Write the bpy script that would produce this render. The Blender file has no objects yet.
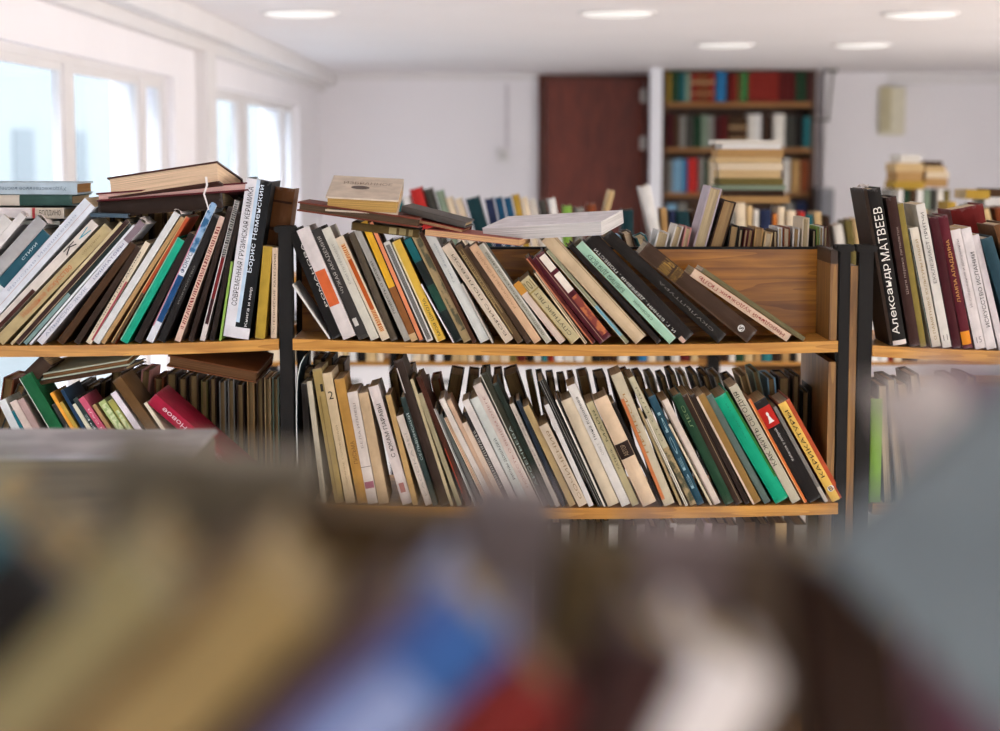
import bpy, bmesh, math, random
from mathutils import Vector, Matrix
S = bpy.context.scene
COL = S.collection
random.seed(11)

# ------------------------------------------------------------------ camera
F = 1900.0                      # focal length in pixels of the 1000 x 731 frame
EYE = 1.85
PITCH = math.atan(215.5 / F)
CP, SP = math.cos(PITCH), math.sin(PITCH)
cam = bpy.data.objects.new('camera', bpy.data.cameras.new('camera'))
COL.objects.link(cam)
cam.location = (0, 0, EYE)
cam.rotation_euler = (math.pi / 2 - PITCH, 0, 0)
cam.data.sensor_width = 36
cam.data.lens = F * 0.036
cam.data.clip_start = 0.02
cam.data.dof.use_dof = True
cam.data.dof.focus_distance = 3.19
cam.data.dof.aperture_fstop = 3.9
S.camera = cam

def at(px, py, Y):
    """the point of the place at depth Y that the photograph shows at pixel px, py"""
    u, v = (px - 500) / F, (365.5 - py) / F
    dy = CP + v * SP
    t = Y / dy
    return Vector((u * t, Y, EYE + t * (-SP + v * CP)))

def mpp(py, Y):
    return Y / (CP + (365.5 - py) / F * SP) / F

# ------------------------------------------------------------------ world, light, exposure
W = bpy.data.worlds.new('sky'); S.world = W; W.use_nodes = True
nt = W.node_tree; nt.nodes.clear()
bg = nt.nodes.new('ShaderNodeBackground'); out = nt.nodes.new('ShaderNodeOutputWorld')
tc = nt.nodes.new('ShaderNodeTexCoord'); sep = nt.nodes.new('ShaderNodeSeparateXYZ')
rmp = nt.nodes.new('ShaderNodeValToRGB')      # cool sky over the window side, warmer towards the sun side
rmp.color_ramp.elements[0].position = 0.2; rmp.color_ramp.elements[0].color = (0.84, 0.94, 1.06, 1)
rmp.color_ramp.elements[1].position = 0.8; rmp.color_ramp.elements[1].color = (0.98, 0.93, 0.88, 1)
mul = nt.nodes.new('ShaderNodeMath'); mul.operation = 'MULTIPLY_ADD'; mul.inputs[1].default_value = 0.5; mul.inputs[2].default_value = 0.5
nt.links.new(tc.outputs['Generated'], sep.inputs[0]); nt.links.new(sep.outputs['X'], mul.inputs[0]); nt.links.new(mul.outputs[0], rmp.inputs[0])
nt.links.new(rmp.outputs[0], bg.inputs[0]); nt.links.new(bg.outputs[0], out.inputs[0])
bg.inputs[1].default_value = 8.6

def area(name, loc, rot, sx, sy, power, col):
    l = bpy.data.lights.new(name, 'AREA'); l.shape = 'RECTANGLE'; l.size = sx; l.size_y = sy
    l.energy = power; l.color = col
    o = bpy.data.objects.new(name, l); COL.objects.link(o); o.location = loc; o.rotation_euler = rot
    return o
# daylight comes from the sky through the window openings; portals only guide the sampling
def portal(name, loc, rot, sx, sy):
    o = area(name, loc, rot, sx, sy, 1, (1, 1, 1)); o.data.cycles.is_portal = True
portal('window_portal', (-1.32, 5.4, 1.5), (0, math.radians(-90), 0), 1.4, 4.3)
portal('window_portal', (-1.32, 10.4, 1.5), (0, math.radians(-90), 0), 1.4, 3.8)
portal('window_portal', (-1.32, -.6, 1.5), (0, math.radians(-90), 0), 1.4, 5.2)
portal('window_portal', (5.22, 3.3, 1.5), (0, math.radians(90), 0), 1.5, 13.2)
portal('window_portal', (2.0, -3.98, 1.5), (math.radians(90), 0, 0), 1.5, 1.5)
S.view_settings.view_transform = 'Standard'
S.view_settings.look = 'None'
S.view_settings.gamma = 1.0
S.view_settings.use_curve_mapping = False
S.view_settings.exposure = 0.0
S.cycles.use_denoising = True
S.cycles.max_bounces = 8
S.cycles.diffuse_bounces = 5
S.cycles.sample_clamp_indirect = 6.0

# ------------------------------------------------------------------ colours and materials
def lin1(c):
    c /= 255.0
    return c / 12.92 if c <= 0.04045 else ((c + 0.055) / 1.055) ** 2.4
def hx(h):
    return tuple(lin1(int(h[i:i + 2], 16)) for i in (0, 2, 4))
MATS = {}
def principled(name, rgb, rough=0.6, spec=0.3):
    m = bpy.data.materials.new(name); m.use_nodes = True
    b = m.node_tree.nodes['Principled BSDF']
    b.inputs['Base Color'].default_value = (*rgb, 1)
    b.inputs['Roughness'].default_value = rough
    b.inputs['Specular IOR Level'].default_value = spec
    return m, m.node_tree, b
def node(t, kind, **kw):
    n = t.nodes.new(kind)
    for k, v in kw.items(): setattr(n, k, v)
    return n
def plain(key, h, rough=0.6, spec=0.3, var=0.06, scale=12):
    """matte colour with a soft cloudy variation"""
    if key in MATS: return MATS[key]
    rgb = hx(h)
    m, t, b = principled(key, rgb, rough, spec)
    n = node(t, 'ShaderNodeTexNoise'); n.inputs['Scale'].default_value = scale; n.inputs['Detail'].default_value = 4
    c = node(t, 'ShaderNodeTexCoord'); t.links.new(c.outputs['Object'], n.inputs['Vector'])
    r = node(t, 'ShaderNodeValToRGB')
    r.color_ramp.elements[0].position = 0.3; r.color_ramp.elements[1].position = 0.7
    r.color_ramp.elements[0].color = (*[x * (1 - var) for x in rgb], 1)
    r.color_ramp.elements[1].color = (*[min(1, x * (1 + var)) for x in rgb], 1)
    t.links.new(n.outputs['Fac'], r.inputs[0]); t.links.new(r.outputs[0], b.inputs['Base Color'])
    MATS[key] = m
    return m
GAIN = 1.02
def cover_mat(h, gloss=0.45):
    """book cloth or printed card: fibre variation, scuffed pale head and tail"""
    key = 'cover_' + h
    if key in MATS: return MATS[key]
    rgb = tuple(min(0.86, x * GAIN * (x + .002) / (x + .016)) for x in hx(h))
    m, t, b = principled(key, rgb, gloss + 0.15, 0.14)
    c = node(t, 'ShaderNodeTexCoord')
    n = node(t, 'ShaderNodeTexNoise'); n.inputs['Scale'].default_value = 45; n.inputs['Detail'].default_value = 6
    t.links.new(c.outputs['Object'], n.inputs['Vector'])
    r = node(t, 'ShaderNodeValToRGB')
    r.color_ramp.elements[0].position = 0.32; r.color_ramp.elements[1].position = 0.7
    r.color_ramp.elements[0].color = (*[x * 0.86 for x in rgb], 1)
    r.color_ramp.elements[1].color = (*[min(0.9, x * 1.08 + 0.004) for x in rgb], 1)
    t.links.new(n.outputs['Fac'], r.inputs[0])
    # scuffed ends of the spine
    s = node(t, 'ShaderNodeSeparateXYZ'); t.links.new(c.outputs['Generated'], s.inputs[0])
    a = node(t, 'ShaderNodeMath', operation='SUBTRACT'); a.inputs[1].default_value = 0.5; t.links.new(s.outputs['Z'], a.inputs[0])
    ab = node(t, 'ShaderNodeMath', operation='ABSOLUTE'); t.links.new(a.outputs[0], ab.inputs[0])
    n2 = node(t, 'ShaderNodeTexNoise'); n2.inputs['Scale'].default_value = 160; n2.inputs['Detail'].default_value = 3
    t.links.new(c.outputs['Object'], n2.inputs['Vector'])
    ad = node(t, 'ShaderNodeMath', operation='MULTIPLY_ADD'); ad.inputs[1].default_value = 0.09
    t.links.new(n2.outputs['Fac'], ad.inputs[0]); t.links.new(ab.outputs[0], ad.inputs[2])
    mr = node(t, 'ShaderNodeMapRange'); mr.inputs['From Min'].default_value = 0.528; mr.inputs['From Max'].default_value = 0.56
    mr.inputs['To Max'].default_value = 0.55
    t.links.new(ad.outputs[0], mr.inputs['Value'])
    mx = node(t, 'ShaderNodeMix', data_type='RGBA')
    t.links.new(mr.outputs[0], mx.inputs['Factor']); t.links.new(r.outputs[0], mx.inputs[6])
    mx.inputs[7].default_value = (*[min(0.8, x * 0.6 + 0.16) for x in rgb], 1)
    t.links.new(mx.outputs[2], b.inputs['Base Color'])
    MATS[key] = m
    return m
def ink(h):
    key = 'ink_' + h
    if key in MATS: return MATS[key]
    return plain(key, h, 0.55, 0.2, 0.08, 300)
def pages_mat(h='cfbd9f'):
    key = 'pages_' + h
    if key in MATS: return MATS[key]
    rgb = hx(h)
    m, t, b = principled(key, rgb, 0.85, 0.1)
    c = node(t, 'ShaderNodeTexCoord'); mp = node(t, 'ShaderNodeMapping'); mp.inputs['Scale'].default_value = (1500, 6, 6)
    n = node(t, 'ShaderNodeTexNoise'); n.inputs['Scale'].default_value = 1.0; n.inputs['Detail'].default_value = 3
    t.links.new(c.outputs['Object'], mp.inputs[0]); t.links.new(mp.outputs[0], n.inputs['Vector'])
    r = node(t, 'ShaderNodeValToRGB')
    r.color_ramp.elements[0].position = 0.3; r.color_ramp.elements[1].position = 0.62
    r.color_ramp.elements[0].color = (*[x * 0.55 for x in rgb], 1)
    r.color_ramp.elements[1].color = (*[min(0.9, x * 1.1) for x in rgb], 1)
    t.links.new(n.outputs['Fac'], r.inputs[0]); t.links.new(r.outputs[0], b.inputs['Base Color'])
    MATS[key] = m
    return m
def pattern_mat(key, h1, h2, scale=130, dist=6.0, kind='wave'):
    """printed ornament: swirling two-colour pattern"""
    if key in MATS: return MATS[key]
    m, t, b = principled(key, hx(h1), 0.5, 0.25)
    c = node(t, 'ShaderNodeTexCoord')
    if kind == 'wave':
        n = node(t, 'ShaderNodeTexWave'); n.inputs['Scale'].default_value = scale; n.inputs['Distortion'].default_value = dist
        n.inputs['Detail'].default_value = 1; n.inputs['Detail Scale'].default_value = 1.2; n.bands_direction = 'Z'
    else:
        n = node(t, 'ShaderNodeTexNoise'); n.inputs['Scale'].default_value = scale; n.inputs['Detail'].default_value = 3
    t.links.new(c.outputs['Object'], n.inputs['Vector'])
    r = node(t, 'ShaderNodeValToRGB'); r.color_ramp.interpolation = 'LINEAR'
    r.color_ramp.elements[0].position = 0.44; r.color_ramp.elements[1].position = 0.54
    r.color_ramp.elements[0].color = (*hx(h1), 1); r.color_ramp.elements[1].color = (*hx(h2), 1)
    t.links.new(n.outputs['Fac'], r.inputs[0]); t.links.new(r.outputs[0], b.inputs['Base Color'])
    MATS[key] = m
    return m
def wood_mat(key, dark, light, axis=0, scale=9, rough=0.45):
    if key in MATS: return MATS[key]
    m, t, b = principled(key, hx(light), rough, 0.35)
    c = node(t, 'ShaderNodeTexCoord'); mp = node(t, 'ShaderNodeMapping')
    sc = [scale * 2.2] * 3; sc[axis] = scale * 0.16
    mp.inputs['Scale'].default_value = sc
    t.links.new(c.outputs['Object'], mp.inputs[0])
    n0 = node(t, 'ShaderNodeTexNoise'); n0.inputs['Scale'].default_value = 1.3; n0.inputs['Detail'].default_value = 2
    t.links.new(mp.outputs[0], n0.inputs['Vector'])
    n = node(t, 'ShaderNodeTexNoise'); n.inputs['Scale'].default_value = 5; n.inputs['Detail'].default_value = 8
    n.inputs['Distortion'].default_value = 0.6
    t.links.new(mp.outputs[0], n.inputs['Vector'])
    sw = node(t, 'ShaderNodeMath', operation='MULTIPLY'); sw.inputs[1].default_value = 9
    t.links.new(n0.outputs['Fac'], sw.inputs[0])
    fr = node(t, 'ShaderNodeMath', operation='FRACT'); t.links.new(sw.outputs[0], fr.inputs[0])
    mm = node(t, 'ShaderNodeMath', operation='MULTIPLY_ADD'); mm.inputs[1].default_value = 0.3
    t.links.new(fr.outputs[0], mm.inputs[0]); t.links.new(n.outputs['Fac'], mm.inputs[2])
    r = node(t, 'ShaderNodeValToRGB')
    r.color_ramp.elements[0].position = 0.42; r.color_ramp.elements[1].position = 0.85
    r.color_ramp.elements[0].color = (*hx(dark), 1); r.color_ramp.elements[1].color = (*hx(light), 1)
    t.links.new(mm.outputs[0], r.inputs[0]); t.links.new(r.outputs[0], b.inputs['Base Color'])
    MATS[key] = m
    return m

# ------------------------------------------------------------------ object helpers
def link(name, me, mat=None, parent=None):
    o = bpy.data.objects.new(name, me); COL.objects.link(o)
    if mat is not None:
        if me.materials: me.materials[0] = mat
        else: me.materials.append(mat)
    if parent is not None: o.parent = parent
    return o
def tag(o, label, cat, group=None, kind=None):
    o['label'] = label; o['category'] = cat
    if group: o['group'] = group
    if kind: o['kind'] = kind
    return o
def empty(name, loc=(0, 0, 0)):
    o = bpy.data.objects.new(name, None); COL.objects.link(o); o.location = loc
    o.empty_display_size = 0.05
    return o
def mesh(name, verts, faces):
    me = bpy.data.meshes.new(name); me.from_pydata([tuple(v) for v in verts], [], faces); me.update()
    return me
class MB:
    """gathers boxes, bars and discs into one mesh"""
    def __init__(s): s.bm = bmesh.new()
    def box(s, x0, x1, y0, y1, z0, z1, bev=0.0):
        r = bmesh.ops.create_cube(s.bm, size=1.0)
        vs = r['verts']
        for v in vs:
            v.co = Vector((x0 + (v.co.x + .5) * (x1 - x0), y0 + (v.co.y + .5) * (y1 - y0), z0 + (v.co.z + .5) * (z1 - z0)))
        if bev > 0:
            es = {e for v in vs for e in v.link_edges}
            bmesh.ops.bevel(s.bm, geom=list(es), offset=bev, segments=2, affect='EDGES')
        return s
    def cyl(s, p, q, r, seg=16, r2=None):
        p, q = Vector(p), Vector(q); d = q - p
        M = Matrix.Translation((p + q) / 2) @ d.to_track_quat('Z', 'Y').to_matrix().to_4x4()
        bmesh.ops.create_cone(s.bm, cap_ends=True, segments=seg, radius1=r, radius2=r if r2 is None else r2, depth=d.length, matrix=M)
        return s
    def build(s, name, mat, parent=None, kind=None):
        me = bpy.data.meshes.new(name); s.bm.normal_update(); s.bm.to_mesh(me); s.bm.free()
        o = link(name, me, mat, parent)
        if kind: o['kind'] = kind
        return o
def struct(name, mb, mat):
    return mb.build(name, mat, None, 'structure')

# ------------------------------------------------------------------ the room
YB = 13.6                                  # back wall
XL = at(320, 150, YB).x                    # window wall
XR = 5.2
CEIL = at(500, 73, YB).z
white_wall = plain('wall_paint', 'efecf0', 0.8, 0.15, 0.015, 2)
white_trim = plain('trim_paint', 'e2dfe0', 0.55, 0.3, 0.02, 4)
struct('floor', MB().box(XL - .3, XR, -4, YB + .2, -.1, 0), plain('linoleum', 'cfc8bd', 0.4, 0.4, 0.05, 3))
struct('ceiling', MB().box(XL - .3, XR, -4, YB + .2, CEIL, CEIL + .12), plain('ceiling_paint', 'f1eef1', 0.8, 0.15, 0.015, 2))
struct('wall_back', MB().box(XL - .3, XR, YB, YB + .2, 0, CEIL), white_wall)
def yw(px):                                # depth along the window wall that the photograph shows at column px
    return XL * F / (px - 500) * (CP + 0.09 * SP)
HEAD = at(180, 77.5, yw(180)).z
SILL = EYE - 1.02
wins = [(3.2, yw(176)), (yw(214), yw(300)), (-3.2, 2.0)]
def holed(name, axis, c0, c1, lo, hi, holes, sill, head):
    """a wall with rectangular window openings along its length"""
    mb = MB(); cur = lo
    def bx(a, b, z0, z1):
        if axis == 'y': mb.box(c0, c1, a, b, z0, z1)
        else: mb.box(a, b, c0, c1, z0, z1)
    for a, b in sorted(holes):
        bx(cur, a, 0, CEIL); bx(a, b, 0, sill); bx(a, b, head, CEIL); cur = b
    bx(cur, hi, 0, CEIL)
    struct(name, mb, white_wall)
holed('wall_left', 'y', XL - .25, XL, -4, YB, wins, SILL, HEAD)
rw = [(-3.2 + k * 3.4, -.4 + k * 3.4) for k in range(4)]
holed('wall_right', 'y', XR, XR + .15, -4, YB, rw, .8, 2.2)
fw = [(1.3, 2.7)]
holed('wall_front', 'x', -4.15, -4, XL - .25, XR + .15, fw, .8, 2.2)
glass = bpy.data.materials.new('window_glass'); glass.use_nodes = True
gt = glass.node_tree; gt.nodes.clear()
go = node(gt, 'ShaderNodeOutputMaterial'); gm = node(gt, 'ShaderNodeMixShader'); gm.inputs[0].default_value = 0.06
gtr = node(gt, 'ShaderNodeBsdfTransparent'); gtr.inputs[0].default_value = (0.96, 0.98, 1, 1)
gg = node(gt, 'ShaderNodeBsdfGlossy'); gg.inputs['Roughness'].default_value = 0.02
gt.links.new(gtr.outputs[0], gm.inputs[1]); gt.links.new(gg.outputs[0], gm.inputs[2]); gt.links.new(gm.outputs[0], go.inputs[0])
def window(n, y0, y1, posts):
    root = empty('window_%d' % n, (XL - .12, (y0 + y1) / 2, SILL)); root['kind'] = 'structure'
    ox, oy, oz = root.location
    def B(name, boxes, mat):
        mb = MB()
        for x0, x1, a, b, z0, z1 in boxes: mb.box(x0 - ox, x1 - ox, a - oy, b - oy, z0 - oz, z1 - oz)
        return mb.build(name, mat, root)
    xa, xb = XL - .075, XL - .035
    fr = [(xa, xb, y0, y1, SILL, SILL + .03), (xa, xb, y0, y1, HEAD - .025, HEAD)]
    edges = [(y0, y0 + .05)] + posts + [(y1 - .05, y1)]
    for a, b in edges: fr.append((xa, xb, a, b, SILL + .03, HEAD - .025))
    B('window_frame', fr, white_trim)
    for (a0, a1), (b0, b1) in zip(edges[:-1], edges[1:]):
        if b0 - a1 < .05: continue
        s = .024
        B('sash', [(xa + .008, xb - .008, a1, a1 + s, SILL + .03, HEAD - .025), (xa + .008, xb - .008, b0 - s, b0, SILL + .03, HEAD - .025),
                   (xa + .008, xb - .008, a1 + s, b0 - s, SILL + .03, SILL + .03 + s), (xa + .008, xb - .008, a1 + s, b0 - s, HEAD - .025 - s, HEAD - .025)], white_trim)
        B('pane', [(xa + .017, xa + .022, a1 + s, b0 - s, SILL + .03 + s, HEAD - .025 - s)], glass)
    B('window_sill', [(XL - .03, XL + .06, y0 - .04, y1 + .04, SILL - .035, SILL)], white_trim)
window(1, wins[0][0], wins[0][1], [(yw(79), yw(88)), (yw(152), yw(158))])
window(3, wins[2][0], wins[2][1], [(-1.5, -1.4), (.3, .4)])
window(2, wins[1][0], wins[1][1], [(yw(247), yw(256)), (yw(289), yw(292))])
# cornice along the window wall, pilaster between the windows, corner column, beam on the back wall
struct('trim_1', MB().box(XL, XL + .12, -4, YB, CEIL - .085, CEIL).box(XL, XL + .05, -4, YB, CEIL - .13, CEIL - .085), white_trim)
struct('trim_2', MB().box(XL - .02, XL + .05, yw(197), yw(207), 0, CEIL - .13), white_trim)
pc = at(650, 150, 12.7); pd = at(662, 150, 12.7)
struct('column', MB().box(pc.x, pd.x, 12.7, 12.78, 0, CEIL, .006), plain('column_paint', 'e6e6ec', 0.6, 0.3, 0.02, 4))
b0 = at(884, 78, YB); b1 = at(884, 84, YB)
struct('trim_3', MB().box(b0.x, XR, YB - .09, YB, b1.z, CEIL), white_trim)
struct('trim_4', MB().box(at(822, 100, YB).x, b0.x, YB - .12, YB, 0, CEIL), white_wall)
struct('trim_5', MB().box(at(326, 90, YB).x, at(540, 90, YB).x, YB - .02, YB, at(500, 80, YB).z, CEIL), white_trim)
struct('baseboard_back', MB().box(XL, XR, YB - .025, YB, 0, .09), white_trim)
# door
dl, dr = at(543, 78, YB), at(647, 78, YB)
droot = empty('door_1', ((dl.x + dr.x) / 2, YB - .03, 0)); droot['kind'] = 'structure'
hw = (dr.x - dl.x) / 2
dwood = wood_mat('door_veneer', '562216', '7c3524', 2, 6, 0.4)
MB().box(-hw + .02, hw - .02, -.02, .02, 0, dl.z - .01, .004).build('door_leaf', dwood, droot)
MB().box(-hw - .03, -hw + .015, -.03, .03, 0, dl.z + .02).box(hw - .015, hw + .03, -.03, .03, 0, dl.z + .02).box(-hw + .015, hw - .015, -.03, .03, dl.z - .012, dl.z + .02).build('door_frame', plain('door_frame_paint', '55291d', 0.5, 0.3), droot)
hm = plain('hinge_steel', 'c9c3bd', 0.35, 0.6)
for py in (96, 143):
    z = at(645, py, YB).z
    MB().cyl((hw - .02, -.03, z - .05), (hw - .02, -.03, z + .05), .012).box(hw - .05, hw - .01, -.024, -.02, z - .045, z + .045).build('hinge', hm, droot)
# outside, seen through the panes
fac = plain('facade_plaster', '6b757c', 0.9, 0.1, 0.03, 1)
hb = empty('building', (-8, 9, 0)); tag(hb, 'pale plastered building with a grey eave outside the windows', 'building')
MB().box(-3, 0, -19, 110, -2, 5.0).build('wall', fac, hb)
MB().box(-3, .7, -19, 110, 5.0, 5.5, .02).build('eave', plain('eave_grey', '545d66', 0.8), hb)
for k in range(14):
    MB().box(-.06, .02, -7 + k * 4.2, -5.6 + k * 4.2, .6, 2.2, .01).build('pane', plain('far_pane', '59636b', 0.9, 0.1), hb)
gnd = MB().box(-40, XL - .3, -20, 120, -2.2, -2.0).build('ground', plain('paving', '84888a', 0.9, 0.1, 0.05, 1)); gnd['kind'] = 'structure'

# ceiling lamps
lampm, lt, lb = principled('lamp_diffuser', (.9, .9, .9), 0.4); lb.inputs['Emission Color'].default_value = (1, .96, .92, 1); lb.inputs['Emission Strength'].default_value = .5
for i, (px, py, w, lab) in enumerate([(617, 12, .28, 'round white ceiling lamp above the door aisle'), (920, 13, .28, 'round white ceiling lamp above the tall books lettered in white'),
        (725, 44, .28, 'round white ceiling lamp just in front of the tall bookcase'), (862, 44, .28, 'round white ceiling lamp beyond the bookcase, towards the beige wall box'), (300, 12, .28, 'round white ceiling lamp near the windows')]):
    u, v = (px - 500) / F, (365.5 - py) / F
    t = (CEIL - EYE) / (-SP + v * CP)
    x, y = u * t, (CP + v * SP) * t
    o = empty('ceiling_light', (x, y, CEIL)); tag(o, lab, 'lamp', 'ceiling lamps')
    MB().cyl((0, 0, -.008), (0, 0, 0), w / 2 + .012, 32, w / 2 + .02).build('lamp_base', white_trim, o)
    MB().cyl((0, 0, -.016), (0, 0, -.008), w / 2 - .03, 32, w / 2).build('diffuser', lampm, o)
# small fittings on the walls
p = at(503, 155, YB)
o = empty('light_switch', (p.x, YB, p.z)); tag(o, 'small white switch box under a surface cable on the pale back wall', 'switch')
MB().box(-.045, .045, -.03, 0, -.05, .05, .006).build('housing', white_trim, o)
MB().box(-.02, .02, -.04, -.03, -.025, .025, .004).build('rocker', plain('rocker', 'c8c6c4', .4), o)
p2 = at(507, 84, YB)
tag(MB().box(p2.x - .012, p2.x + .012, YB - .014, YB, p.z + .05, p2.z).build('cable_conduit', plain('conduit', 'd2cdd2', .6)), 'thin surface cable running up the pale back wall from the switch', 'cable')
p = at(892, 111, YB - .15); q0 = at(880, 88, YB - .12); q1 = at(905, 136, YB - .12)
o = empty('wall_box', (p.x, YB, p.z)); tag(o, 'beige louvred wall box hung high on the wall above the book pile', 'wall box')
hwid, hh = (q1.x - q0.x) / 2, (q0.z - q1.z) / 2
MB().box(-hwid, hwid, -.16, 0, -hh, hh, .01).build('housing', plain('box_beige', 'd9d3bd', .6), o)
mb = MB()
for k in range(6): mb.box(-hwid + .015, -hwid * .1, -.168, -.16, -hh + .03 + k * hh * .31, -hh + .05 + k * hh * .31 + .03)
mb.build('louvre', plain('box_louvre', 'c2b996', .6), o)
p = at(833, 69, 13.0); q = at(828, 119, 13.0); r = at(815, 122, 13.0)
o = empty('wall_bracket', (p.x, 13.0, CEIL)); tag(o, 'thin dark bracket hanging from the ceiling beside the tall bookcase', 'bracket')
bl = plain('bracket_steel', '4b463f', .5)
MB().cyl((0, 0, 0), (q.x - p.x, 0, q.z - CEIL), .008, 8).build('rod', bl, o)
MB().box(r.x - p.x, q.x - p.x + .01, -.03, .03, q.z - CEIL - .015, q.z - CEIL, .003).build('arm', bl, o)
MB().box(-.06, .03, -.03, .03, -.02, 0, .003).build('foot_plate', bl, o)

# ------------------------------------------------------------------ books
TCACHE = {}
def text_mesh(s):
    if s == 'figure':            # a plain standing shape: cone body, round head
        c = [(.5 + .2 * math.cos(a * .5236), .8 + .2 * math.sin(a * .5236)) for a in range(12)]
        return c + [(.05, 0), (.95, 0), (.78, .2), (.62, .62), (.38, .62), (.22, .2)], [tuple(range(12)), tuple(range(12, 18))]
    if s not in TCACHE:
        cu = bpy.data.curves.new('title', 'FONT'); cu.body = s; cu.size = 1.0; cu.resolution_u = 3
        ob = bpy.data.objects.new('title', cu)
        me = bpy.data.meshes.new_from_object(ob)
        bpy.data.objects.remove(ob); bpy.data.curves.remove(cu)
        vs = [v.co.copy() for v in me.vertices]; fs = [tuple(p.vertices) for p in me.polygons]
        bpy.data.meshes.remove(me)
        x0, x1 = min(v.x for v in vs), max(v.x for v in vs); y0, y1 = min(v.y for v in vs), max(v.y for v in vs)
        TCACHE[s] = ([((v.x - x0) / (x1 - x0), (v.y - y0) / (y1 - y0)) for v in vs], fs)
    return TCACHE[s]

def prof(xf, bulge): return -bulge * (1 - (2 * xf - 1) ** 2)

def make_book(root, t, L, Wd, col, opts=(), x0=0.0, flip=False, hard=False, pages='cfbd9f', pack=True):
    """cover, page block and printing of one book. Local frame: x = thickness from x0, y = depth (spine at y 0), z = length"""
    bd = min(.0026 if hard else .0007, t * .2)
    bulge = min(.0035, t * .13) if hard else min(.001, t * .05)
    n = 6 if hard else 3
    outer = [(0, Wd)] + [(t * i / n, prof(i / n, bulge)) for i in range(n + 1)] + [(t, Wd)]
    inner = [(bd, Wd)] + [(bd + (t - 2 * bd) * i / n, prof(i / n, bulge) + bd * (1.0 + 0.4 * hard)) for i in range(n + 1)] + [(t - bd, Wd)]
    def tr(x, y, z):
        if flip: x, y = t - x, Wd - y
        return (x0 + x, y, z)
    m = len(outer); V = []; Fc = []
    for z in (0, L):
        V += [tr(x, y, z) for x, y in outer] + [tr(x, y, z) for x, y in inner]
    for i in range(m - 1):
        Fc.append((i, i + 1, 2 * m + i + 1, 2 * m + i))
        Fc.append((m + i + 1, m + i, 3 * m + i, 3 * m + i + 1))
        Fc.append((i + 1, i, m + i, m + i + 1))
        Fc.append((2 * m + i, 2 * m + i + 1, 3 * m + i + 1, 3 * m + i))
    Fc.append((m, 0, 2 * m, 3 * m)); Fc.append((m - 1, 2 * m - 1, 4 * m - 1, 3 * m - 1))
    cv = link('cover', mesh('cover', V, Fc), cover_mat(col), root)
    ins = .003 if hard else .0006
    ins = min(ins, L * .05)
    k = 5; dip = min(.003, t * .12) if hard else .0005
    px0, px1, y0 = bd * 1.02, t - bd * 1.02, bd * 1.5 + (0 if not hard else .0005)
    pr = [(px0, y0)] + [(px0 + (px1 - px0) * i / k, Wd - ins - dip * (1 - (2 * i / k - 1) ** 2)) for i in range(k + 1)] + [(px1, y0)]
    kk = len(pr)
    V = [tr(x, y, ins) for x, y in pr] + [tr(x, y, L - ins) for x, y in pr]
    Fc = [tuple(range(kk - 1, -1, -1)) if not flip else tuple(range(kk)), tuple(range(kk, 2 * kk))]
    Fc += [(i, (i + 1) % kk, kk + (i + 1) % kk, kk + i) for i in range(kk)]
    me = mesh('page_block', V, Fc)
    pb = link('page_block', me, pages_mat(pages), root)
    nb = 0
    for o in opts:
        if flip and o[0] != 'c': continue
        if o[0] == 'b':                       # printed field or pasted label on the spine
            _, a, b, c, d, h = o[:6]
            V = []; Fc = []; nb += 1
            for i in range(5):
                xf = a + (b - a) * i / 4
                y = prof(xf, bulge) - .0002 - .0001 * nb
                V += [tr(xf * t, y, c * L), tr(xf * t, y, d * L)]
            Fc = [(2 * i, 2 * i + 2, 2 * i + 3, 2 * i + 1) for i in range(4)]
            mt = pattern_mat(*PATTERNS[h]) if h in PATTERNS else cover_mat(h)
            link('spine_label', mesh('spine_label', V, Fc), mt, root)
        elif o[0] in 'tur':
            kd, z0, z1, xc, hh, h, s = o
            if kd != 'u' and hh < .6: hh *= .8
            vs, fs = text_mesh(s)
            V = []
            for u, v in vs:
                if kd == 't':
                    x = xc * t - (v - .5) * hh * t; z = (z0 + (z1 - z0) * u) * L
                elif kd == 'r':
                    x = xc * t + (v - .5) * hh * t; z = (z1 - (z1 - z0) * u) * L
                else:
                    x = xc * t + (u - .5) * hh * t; z = (z0 + (z1 - z0) * v) * L
                V.append(tr(x, prof(min(1, max(0, x / t)), bulge) - .0009, z))
            link('spine_title', mesh('spine_title', V, fs), ink(h), root)
        elif o[0] == 'e':                     # round emblem
            _, xc, zc, rr, h, h2, s = o
            c = [(xc * t + rr * t * math.cos(a * .3927), zc * L + rr * t * math.sin(a * .3927)) for a in range(16)]
            e = link('emblem', mesh('emblem', [tr(x, prof(x / t, bulge) - .0004, z) for x, z in c], [tuple(range(16))]), ink(h), root)
            vs, fs = text_mesh(s)
            link('emblem_sign', mesh('emblem_sign', [tr(xc * t + (u - .5) * rr * 1.25 * t, prof(xc, bulge) - .0009, zc * L + (v - .5) * rr * 1.35 * t) for u, v in vs], fs), ink(h2), e)
        elif o[0] == 'c':                     # printing on the cover that lies uppermost
            _, z0, z1, y0_, y1_, h, s = o
            if s == 'oval':
                vs = [(.5 + .5 * math.cos(a * .2618), .5 + .5 * math.sin(a * .2618)) for a in range(24)]; fs = [tuple(range(24))]
            else: vs, fs = text_mesh(s)
            link('cover_title', mesh('cover_title', [(x0 - .0004, (y0_ + (y1_ - y0_) * v) * Wd, (z0 + (z1 - z0) * u) * L) for u, v in vs], fs), ink(h), root)

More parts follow.
